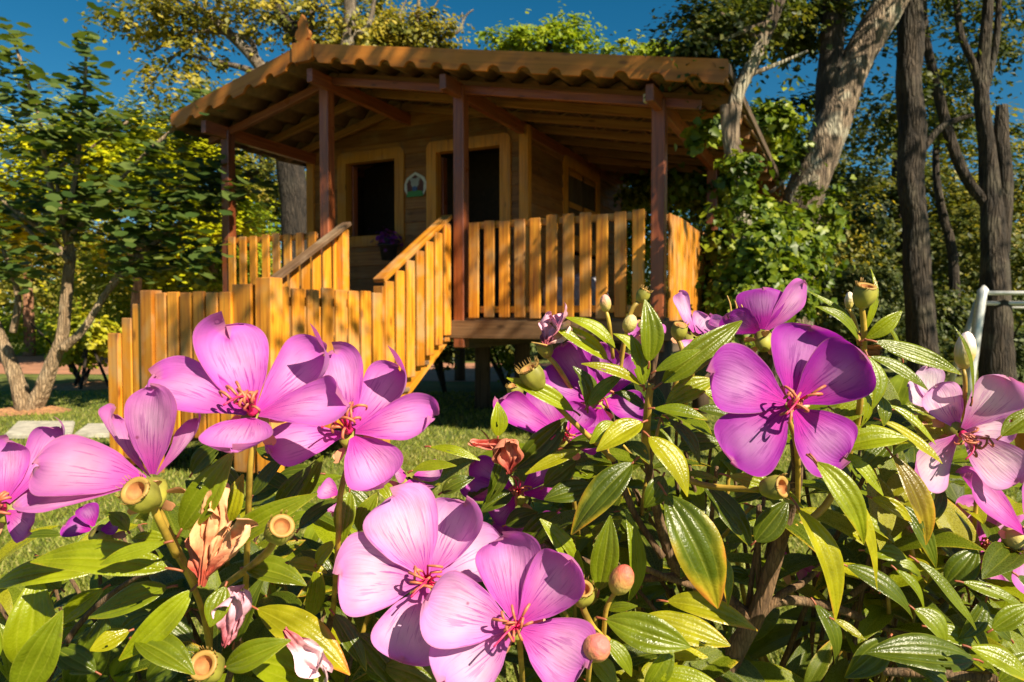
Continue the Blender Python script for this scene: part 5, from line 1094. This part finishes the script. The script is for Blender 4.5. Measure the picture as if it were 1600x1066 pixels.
LEAVES = [
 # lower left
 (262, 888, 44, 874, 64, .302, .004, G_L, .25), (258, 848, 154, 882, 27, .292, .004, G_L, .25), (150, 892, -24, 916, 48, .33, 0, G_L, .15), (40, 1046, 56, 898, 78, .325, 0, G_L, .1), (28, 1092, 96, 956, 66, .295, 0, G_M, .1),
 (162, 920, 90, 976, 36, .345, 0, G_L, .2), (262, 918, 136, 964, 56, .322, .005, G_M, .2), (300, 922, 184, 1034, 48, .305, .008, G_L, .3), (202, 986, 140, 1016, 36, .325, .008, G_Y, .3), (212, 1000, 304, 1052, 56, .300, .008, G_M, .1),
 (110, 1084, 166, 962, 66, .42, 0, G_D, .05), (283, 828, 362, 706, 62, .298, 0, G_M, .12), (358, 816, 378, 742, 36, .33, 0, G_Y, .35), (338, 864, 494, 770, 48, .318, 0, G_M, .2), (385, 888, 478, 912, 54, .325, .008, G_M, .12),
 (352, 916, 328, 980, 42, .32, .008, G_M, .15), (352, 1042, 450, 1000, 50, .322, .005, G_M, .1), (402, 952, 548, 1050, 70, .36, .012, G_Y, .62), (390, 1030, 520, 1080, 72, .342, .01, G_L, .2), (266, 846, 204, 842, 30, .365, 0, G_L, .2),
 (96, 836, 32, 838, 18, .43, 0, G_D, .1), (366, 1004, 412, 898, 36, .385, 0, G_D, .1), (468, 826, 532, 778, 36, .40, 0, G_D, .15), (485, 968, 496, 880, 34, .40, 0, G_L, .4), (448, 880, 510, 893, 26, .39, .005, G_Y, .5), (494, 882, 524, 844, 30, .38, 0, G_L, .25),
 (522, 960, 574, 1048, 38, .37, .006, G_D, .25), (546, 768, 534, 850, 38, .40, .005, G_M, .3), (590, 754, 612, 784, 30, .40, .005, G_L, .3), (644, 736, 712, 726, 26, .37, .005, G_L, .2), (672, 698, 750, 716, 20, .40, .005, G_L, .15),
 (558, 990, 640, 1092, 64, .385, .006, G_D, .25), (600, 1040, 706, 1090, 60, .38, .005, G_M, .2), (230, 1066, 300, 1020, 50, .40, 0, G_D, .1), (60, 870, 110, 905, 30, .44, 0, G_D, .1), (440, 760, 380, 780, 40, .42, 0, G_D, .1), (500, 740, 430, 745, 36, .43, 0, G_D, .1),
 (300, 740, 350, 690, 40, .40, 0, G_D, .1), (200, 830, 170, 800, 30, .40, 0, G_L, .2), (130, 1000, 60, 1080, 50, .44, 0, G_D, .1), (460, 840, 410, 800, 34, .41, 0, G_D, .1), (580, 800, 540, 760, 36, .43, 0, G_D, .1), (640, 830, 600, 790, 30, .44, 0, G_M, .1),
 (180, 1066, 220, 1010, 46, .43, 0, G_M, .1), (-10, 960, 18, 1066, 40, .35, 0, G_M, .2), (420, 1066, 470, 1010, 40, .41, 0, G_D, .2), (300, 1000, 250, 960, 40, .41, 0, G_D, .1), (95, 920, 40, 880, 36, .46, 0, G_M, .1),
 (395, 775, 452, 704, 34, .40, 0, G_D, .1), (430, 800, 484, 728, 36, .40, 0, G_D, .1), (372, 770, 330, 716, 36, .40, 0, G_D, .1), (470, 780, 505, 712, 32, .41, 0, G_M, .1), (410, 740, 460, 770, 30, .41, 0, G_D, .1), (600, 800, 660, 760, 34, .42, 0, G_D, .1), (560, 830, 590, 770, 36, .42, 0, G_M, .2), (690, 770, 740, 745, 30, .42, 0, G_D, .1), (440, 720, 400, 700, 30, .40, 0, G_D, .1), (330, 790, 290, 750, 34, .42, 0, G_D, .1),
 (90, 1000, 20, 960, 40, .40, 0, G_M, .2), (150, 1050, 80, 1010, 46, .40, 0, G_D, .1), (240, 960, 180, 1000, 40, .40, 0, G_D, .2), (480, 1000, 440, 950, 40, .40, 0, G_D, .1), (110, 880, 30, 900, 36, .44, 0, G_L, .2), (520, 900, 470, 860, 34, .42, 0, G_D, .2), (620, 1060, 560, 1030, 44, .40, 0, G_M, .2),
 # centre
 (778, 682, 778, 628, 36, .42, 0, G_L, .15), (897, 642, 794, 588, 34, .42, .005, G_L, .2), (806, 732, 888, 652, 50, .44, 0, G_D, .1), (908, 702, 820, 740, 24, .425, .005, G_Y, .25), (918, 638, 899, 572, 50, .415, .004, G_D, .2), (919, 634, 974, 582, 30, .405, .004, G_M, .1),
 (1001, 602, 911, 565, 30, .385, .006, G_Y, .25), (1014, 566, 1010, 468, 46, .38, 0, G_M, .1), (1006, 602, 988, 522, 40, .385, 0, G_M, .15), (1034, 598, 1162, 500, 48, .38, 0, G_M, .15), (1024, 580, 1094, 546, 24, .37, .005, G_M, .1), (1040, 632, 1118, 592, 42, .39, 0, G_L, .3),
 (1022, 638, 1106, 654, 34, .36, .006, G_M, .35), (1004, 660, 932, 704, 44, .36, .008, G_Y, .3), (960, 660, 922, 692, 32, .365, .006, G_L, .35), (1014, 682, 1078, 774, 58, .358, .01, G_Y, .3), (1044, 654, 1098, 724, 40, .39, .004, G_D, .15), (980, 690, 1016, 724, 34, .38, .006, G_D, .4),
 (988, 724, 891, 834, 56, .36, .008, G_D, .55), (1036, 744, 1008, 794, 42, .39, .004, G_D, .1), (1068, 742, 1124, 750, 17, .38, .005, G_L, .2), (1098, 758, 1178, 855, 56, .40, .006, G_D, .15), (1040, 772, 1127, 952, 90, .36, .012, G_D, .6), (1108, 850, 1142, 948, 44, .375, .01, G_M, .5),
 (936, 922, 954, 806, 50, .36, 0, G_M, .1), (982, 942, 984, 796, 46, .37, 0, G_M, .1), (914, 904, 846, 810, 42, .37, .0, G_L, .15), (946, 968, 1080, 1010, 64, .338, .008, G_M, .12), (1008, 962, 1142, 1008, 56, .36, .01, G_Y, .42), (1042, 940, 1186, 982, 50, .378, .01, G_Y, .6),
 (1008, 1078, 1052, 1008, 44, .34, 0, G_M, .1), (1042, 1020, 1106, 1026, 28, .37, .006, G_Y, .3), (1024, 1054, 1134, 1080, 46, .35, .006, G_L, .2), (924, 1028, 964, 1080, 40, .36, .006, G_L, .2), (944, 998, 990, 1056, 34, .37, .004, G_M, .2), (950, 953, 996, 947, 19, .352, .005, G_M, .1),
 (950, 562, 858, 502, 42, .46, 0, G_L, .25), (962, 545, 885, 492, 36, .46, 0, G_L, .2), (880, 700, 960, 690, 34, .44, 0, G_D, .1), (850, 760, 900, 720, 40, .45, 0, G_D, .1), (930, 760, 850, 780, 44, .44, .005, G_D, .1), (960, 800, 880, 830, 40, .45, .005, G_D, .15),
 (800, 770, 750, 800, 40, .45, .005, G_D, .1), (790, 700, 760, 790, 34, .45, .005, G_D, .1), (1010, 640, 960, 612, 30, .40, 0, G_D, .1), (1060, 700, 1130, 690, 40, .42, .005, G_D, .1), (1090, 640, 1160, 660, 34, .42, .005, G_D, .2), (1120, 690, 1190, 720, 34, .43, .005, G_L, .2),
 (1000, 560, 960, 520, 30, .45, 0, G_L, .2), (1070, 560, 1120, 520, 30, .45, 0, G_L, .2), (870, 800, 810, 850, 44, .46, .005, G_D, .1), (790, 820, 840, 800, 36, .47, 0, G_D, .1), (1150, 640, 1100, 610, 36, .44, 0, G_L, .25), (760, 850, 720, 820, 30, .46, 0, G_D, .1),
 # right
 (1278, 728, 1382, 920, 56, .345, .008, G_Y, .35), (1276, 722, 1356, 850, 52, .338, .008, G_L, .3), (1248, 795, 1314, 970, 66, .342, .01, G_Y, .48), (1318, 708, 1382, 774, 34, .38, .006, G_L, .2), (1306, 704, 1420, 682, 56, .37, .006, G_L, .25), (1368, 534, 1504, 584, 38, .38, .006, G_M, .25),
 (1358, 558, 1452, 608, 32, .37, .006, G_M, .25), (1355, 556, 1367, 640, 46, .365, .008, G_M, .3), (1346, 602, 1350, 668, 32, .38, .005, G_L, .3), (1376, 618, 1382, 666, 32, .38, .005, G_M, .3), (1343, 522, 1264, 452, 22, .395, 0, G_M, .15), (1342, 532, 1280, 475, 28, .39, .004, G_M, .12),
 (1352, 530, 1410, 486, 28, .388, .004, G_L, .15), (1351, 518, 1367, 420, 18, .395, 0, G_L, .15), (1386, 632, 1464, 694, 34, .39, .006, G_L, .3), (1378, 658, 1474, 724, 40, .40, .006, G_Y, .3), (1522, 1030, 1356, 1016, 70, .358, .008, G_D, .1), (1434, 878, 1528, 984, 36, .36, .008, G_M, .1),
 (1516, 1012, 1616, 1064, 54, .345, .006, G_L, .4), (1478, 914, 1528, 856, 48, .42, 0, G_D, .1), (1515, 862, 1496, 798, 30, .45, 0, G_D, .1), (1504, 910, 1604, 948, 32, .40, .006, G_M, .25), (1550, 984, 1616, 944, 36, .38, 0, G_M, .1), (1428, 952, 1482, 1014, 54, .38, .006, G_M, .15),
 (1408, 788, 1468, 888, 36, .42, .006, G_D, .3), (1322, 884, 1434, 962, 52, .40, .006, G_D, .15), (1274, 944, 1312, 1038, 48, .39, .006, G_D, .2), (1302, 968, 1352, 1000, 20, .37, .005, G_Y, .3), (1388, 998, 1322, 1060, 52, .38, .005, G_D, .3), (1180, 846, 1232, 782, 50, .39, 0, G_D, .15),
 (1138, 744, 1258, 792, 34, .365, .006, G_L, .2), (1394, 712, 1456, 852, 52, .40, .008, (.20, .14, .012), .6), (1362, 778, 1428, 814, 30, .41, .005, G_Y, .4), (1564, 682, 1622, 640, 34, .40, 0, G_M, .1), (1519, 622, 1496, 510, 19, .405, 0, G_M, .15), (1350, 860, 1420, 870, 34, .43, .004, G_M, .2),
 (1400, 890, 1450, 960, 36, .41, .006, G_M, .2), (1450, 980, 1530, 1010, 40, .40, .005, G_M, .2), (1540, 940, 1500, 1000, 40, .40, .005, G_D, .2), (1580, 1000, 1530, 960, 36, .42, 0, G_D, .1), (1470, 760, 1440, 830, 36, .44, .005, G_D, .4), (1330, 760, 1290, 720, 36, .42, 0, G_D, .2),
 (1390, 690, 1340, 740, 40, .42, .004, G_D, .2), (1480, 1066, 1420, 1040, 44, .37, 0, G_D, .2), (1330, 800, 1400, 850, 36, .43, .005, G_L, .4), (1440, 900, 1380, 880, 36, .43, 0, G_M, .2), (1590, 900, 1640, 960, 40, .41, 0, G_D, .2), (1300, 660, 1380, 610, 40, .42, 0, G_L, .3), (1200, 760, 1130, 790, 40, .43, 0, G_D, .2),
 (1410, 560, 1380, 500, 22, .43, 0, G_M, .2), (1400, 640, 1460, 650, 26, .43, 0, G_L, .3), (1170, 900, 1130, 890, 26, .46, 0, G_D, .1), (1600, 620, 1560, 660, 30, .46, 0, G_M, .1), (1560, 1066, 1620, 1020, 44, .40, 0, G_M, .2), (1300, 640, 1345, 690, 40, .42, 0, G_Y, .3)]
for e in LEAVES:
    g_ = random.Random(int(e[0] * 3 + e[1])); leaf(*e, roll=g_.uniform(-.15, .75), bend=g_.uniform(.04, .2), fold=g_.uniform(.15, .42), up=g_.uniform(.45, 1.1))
# leaves of the inner shrub: pairs along hidden twigs, sharing a few blades
variants = []
for k in range(8):
    V, F, UV, n0 = leaf_geo(1.0, random.Random(k).uniform(.25, .40), random.Random(k + 9).uniform(.05, .22), .3, 8, 10, k + 50, petiole=False)
    v2, f2 = tube_data([Vector((0, .02, 0)), Vector((0, -.06, -.01)), Vector((0, -.12, -.04))], [.010, .010, .011], 5, 2)
    o = len(V); V += v2; F += [tuple(x + o for x in q) for q in f2]; UV += [(.5, 0)] * len(v2)
    me = mesh_from('leaf', V, F, True, UV); me.materials.append(M_LEAF); me.materials.append(M_PETIOLE)
    mi = np.zeros(len(me.polygons), dtype=np.int32); mi[n0:] = 1; me.polygons.foreach_set('material_index', mi); variants.append(me)
def place_leaf(par, B, ah, nr, L, col, yel):
    ah = ah.normalized(); nr = (nr - ah * nr.dot(ah)).normalized(); sd = ah.cross(nr)
    M = Matrix(((sd.x * L, ah.x * L, nr.x * L, B.x), (sd.y * L, ah.y * L, nr.y * L, B.y), (sd.z * L, ah.z * L, nr.z * L, B.z), (0, 0, 0, 1)))
    me = random.choice(variants); NLEAF[par.name] += 1
    if NLEAF[par.name] > 295: REST[par.name].append((me, M)); return
    o = link(bpy.data.objects.new('leaf', me), par, M); j = random.uniform(.75, 1.2); o.color = (col[0] * j, col[1] * j, col[2], yel)
HOLES = [(1165, 810, 1280, 1070), (1270, 900, 1325, 1070), (0, 790, 60, 880), (110, 915, 155, 970), (1330, 990, 1420, 1070), (690, 560, 800, 720), (1040, 770, 1110, 830), (860, 880, 900, 930), (1540, 560, 1600, 640)]
TOPS = [(-60, 840), (60, 840), (200, 800), (300, 770), (420, 760), (600, 790), (700, 780), (800, 690), (870, 600), (960, 560), (1100, 580), (1200, 600), (1300, 590), (1380, 600), (1460, 640), (1600, 700), (1700, 720)]
def top_at(x): return float(np.interp(x, [a for a, b in TOPS], [b for a, b in TOPS]))
TW = []
tries = 0
while len(TW) < 200 and tries < 15000:
    tries += 1; x = random.uniform(-60, 1660); y = random.uniform(560, 1130); d = random.uniform(.43, .66)
    if y < top_at(x) + 18 or any(a < x < c and b < y < e for a, b, c, e in HOLES): continue
    if any(abs(x - q[0]) < 24 and abs(y - q[1]) < 24 for q in TW): continue
    TW.append((x, y, d))
TW.sort(key=lambda q: q[2])
NLEAF = {shrubL.name: sum(1 for e in LEAVES if e[0] < 760), shrubR.name: sum(1 for e in LEAVES if e[0] >= 760)}; REST = {shrubL.name: [], shrubR.name: []}
for (x, y, d) in TW:
    par = own(x); tip = P(x, y, d); base = Vector(par.matrix_basis.translation); base = base + Vector((random.uniform(-.12, .12), random.uniform(-.05, .08), .35))
    dirn = (tip - base).normalized() * .6 + Vector((random.uniform(-.4, .4), random.uniform(-.5, .2), random.uniform(.1, .6))); dirn.normalize()
    L = random.uniform(.07, .12); p0 = tip - dirn * L; mid = p0 - dirn * .05 + (base - p0) * .25
    tube('twig', [tip, p0, mid, base.lerp(p0, .35)], [.0012, .0018, .0024, .003], M_STEM if random.random() < .6 else M_STEMG, par, 6, 3)
    a = dirn.orthogonal().normalized(); b = dirn.cross(a); an0 = random.uniform(0, 3.14)
    for k in range(random.choice((2, 2, 3))):
        B = tip - dirn * (k * L * .42)
        for s_ in (0, math.pi):
            if random.random() < .12: continue
            an = an0 + k * math.pi / 2 + s_ + random.uniform(-.3, .3); o_ = a * math.cos(an) + b * math.sin(an)
            ah = (o_ * random.uniform(.7, 1.0) + dirn * random.uniform(.1, .6) + Vector((0, 0, -.12 - .12 * k)))
            nr = Vector((random.uniform(-.3, .5), -.35, 1.0)) + dirn * .5
            place_leaf(par, B, ah, nr, random.uniform(.042, .078) * (1 - .1 * (k == 0)), random.choice((G_D, G_D, G_M, G_M, G_L, G_Y)), random.choice((.05, .1, .2, .3, .5)))
for par in (shrubL, shrubR):           # the deepest leaves of each shrub, past those that can be told apart
    parts = []; uvs = []
    for me, M in REST[par.name]:
        parts.append(([M @ v.co for v in me.vertices], [tuple(p.vertices) for p in me.polygons]))
        uvm = {}
        for lp, ud in zip(me.loops, me.uv_layers[0].data): uvm[lp.vertex_index] = tuple(ud.uv)
        uvs += [uvm[i] for i in range(len(me.vertices))]
    if parts:
        V, F = join(parts); o = mob('inner_foliage', mesh_from('inner_foliage', V, F, True, uvs), M_LEAF, par); o.color = (*G_M, .12); o['kind'] = 'stuff'
# main stems
def stem(pts, rpx, mat=M_STEM, rough=.10):
    par = own(pts[0][0]); q = [P(*p) for p in pts]; rr = [r / FPX * p[2] for r, p in zip(rpx, pts)]
    tube('branch', q, rr, mat, par, 9, 5, rough)
def down(par, px, py, d, r0, mat=M_STEM):
    b = Vector(par.matrix_basis.translation); p0 = P(px, py, d)
    tube('branch', [p0, p0.lerp(b, .35) + Vector((random.uniform(-.03, .03), 0, .02)), p0.lerp(b, .7) + Vector((random.uniform(-.03, .03), 0, 0)), b], [r0, r0 * 1.2, r0 * 1.4, r0 * 1.7], mat, par, 9, 4, .1)
stem([(1110, 1090, .47), (1150, 1015, .46), (1182, 960, .45), (1205, 890, .445), (1232, 800, .43), (1246, 745, .41), (1240, 690, .39)], [17, 16, 14, 12, 10, 9, 6]); down(shrubR, 1110, 1090, .47, .0075)
stem([(1188, 950, .45), (1230, 938, .455), (1300, 948, .46), (1380, 980, .47), (1470, 1000, .47)], [9, 8, 7, 6, 5])
stem([(1176, 975, .45), (1220, 930, .45), (1262, 905, .46), (1300, 860, .47)], [7, 6, 5, 4])
stem([(1175, 970, .45), (1130, 930, .46), (1060, 890, .46), (1035, 830, .45), (1018, 760, .43), (1011, 700, .41), (1012, 640, .395), (1018, 590, .39), (1030, 525, .385), (1034, 512, .385)], [10, 9, 8, 8, 7, 6, 6, 5, 4, 3], M_STEM)
stem([(1010, 720, .412), (1009, 690, .405), (1012, 640, .392), (1017, 600, .386)], [7, 7, 6.5, 5], M_STEMG)
stem([(1060, 890, .46), (1045, 800, .45), (1030, 780, .46)], [6, 5, 4]); stem([(1130, 930, .46), (1050, 905, .44), (990, 880, .43)], [6, 5, 4]); stem([(1120, 730, .43), (1110, 830, .46), (1108, 930, .47)], [3, 4, 4]) 
stem([(1186, 790, .44), (1184, 860, .45), (1188, 950, .46)], [4, 4.5, 5]); stem([(1620, 845, .47), (1540, 868, .465), (1470, 880, .47), (1410, 880, .48), (1330, 930, .48)], [7, 6, 5, 5, 5]); stem([(1620, 1062, .41), (1540, 1058, .42), (1440, 1052, .43), (1380, 1050, .44)], [9, 8, 7, 6]); down(shrubR, 1500, 1056, .425, .004)
stem([(1350, 540, .395), (1345, 620, .41), (1330, 700, .43), (1290, 790, .44), (1235, 830, .43)], [4.5, 5, 5, 5.5, 6], M_STEMG)
stem([(960, 720, .44), (990, 800, .45), (1035, 870, .455)], [5, 5, 6]); stem([(820, 810, .5), (880, 860, .5), (980, 900, .49), (1060, 900, .47)], [5, 5, 6, 6]); stem([(940, 1030, .37), (960, 1090, .40)], [5, 6], M_STEMG); down(shrubR, 960, 1090, .40, .003)
stem([(276, 868, .305), (300, 912, .318), (322, 980, .335), (335, 1090, .37)], [4, 4.2, 4.5, 5], M_STEMG); down(shrubL, 335, 1090, .37, .003)
stem([(350, 915, .36), (330, 960, .365), (325, 1090, .39)], [5, 5, 5], M_STEMG); stem([(384, 920, .37), (372, 1000, .39), (350, 1090, .41)], [5, 5, 6]); down(shrubL, 350, 1090, .41, .0035)
stem([(520, 960, .40), (500, 1020, .42), (470, 1090, .43)], [5, 6, 6]); down(shrubL, 470, 1090, .43, .003); stem([(690, 1090, .42), (640, 1130, .44)], [5, 6]); down(shrubL, 640, 1130, .44, .003)
stem([(820, 1140, .42), (860, 1180, .45)], [5, 6]); down(shrubR, 860, 1180, .45, .003); stem([(60, 1090, .42), (120, 980, .42), (200, 910, .41), (262, 888, .385)], [6, 5, 4, 3]); down(shrubL, 60, 1090, .42, .003)
# dry remains: old stamen bristles standing above the flowers
for (x, y, x2, y2) in ((1142, 490, 1136, 462), (1150, 490, 1148, 470), (1160, 492, 1158, 476), (855, 540, 830, 535), (765, 690, 752, 672)):
    o = tube('twig', [P(x, y, .455), P((x + x2) / 2 + 2, (y + y2) / 2, .455), P(x2, y2, .455)], [.0006, .0006, .0004], M_RIM, shrubR, 5, 3)
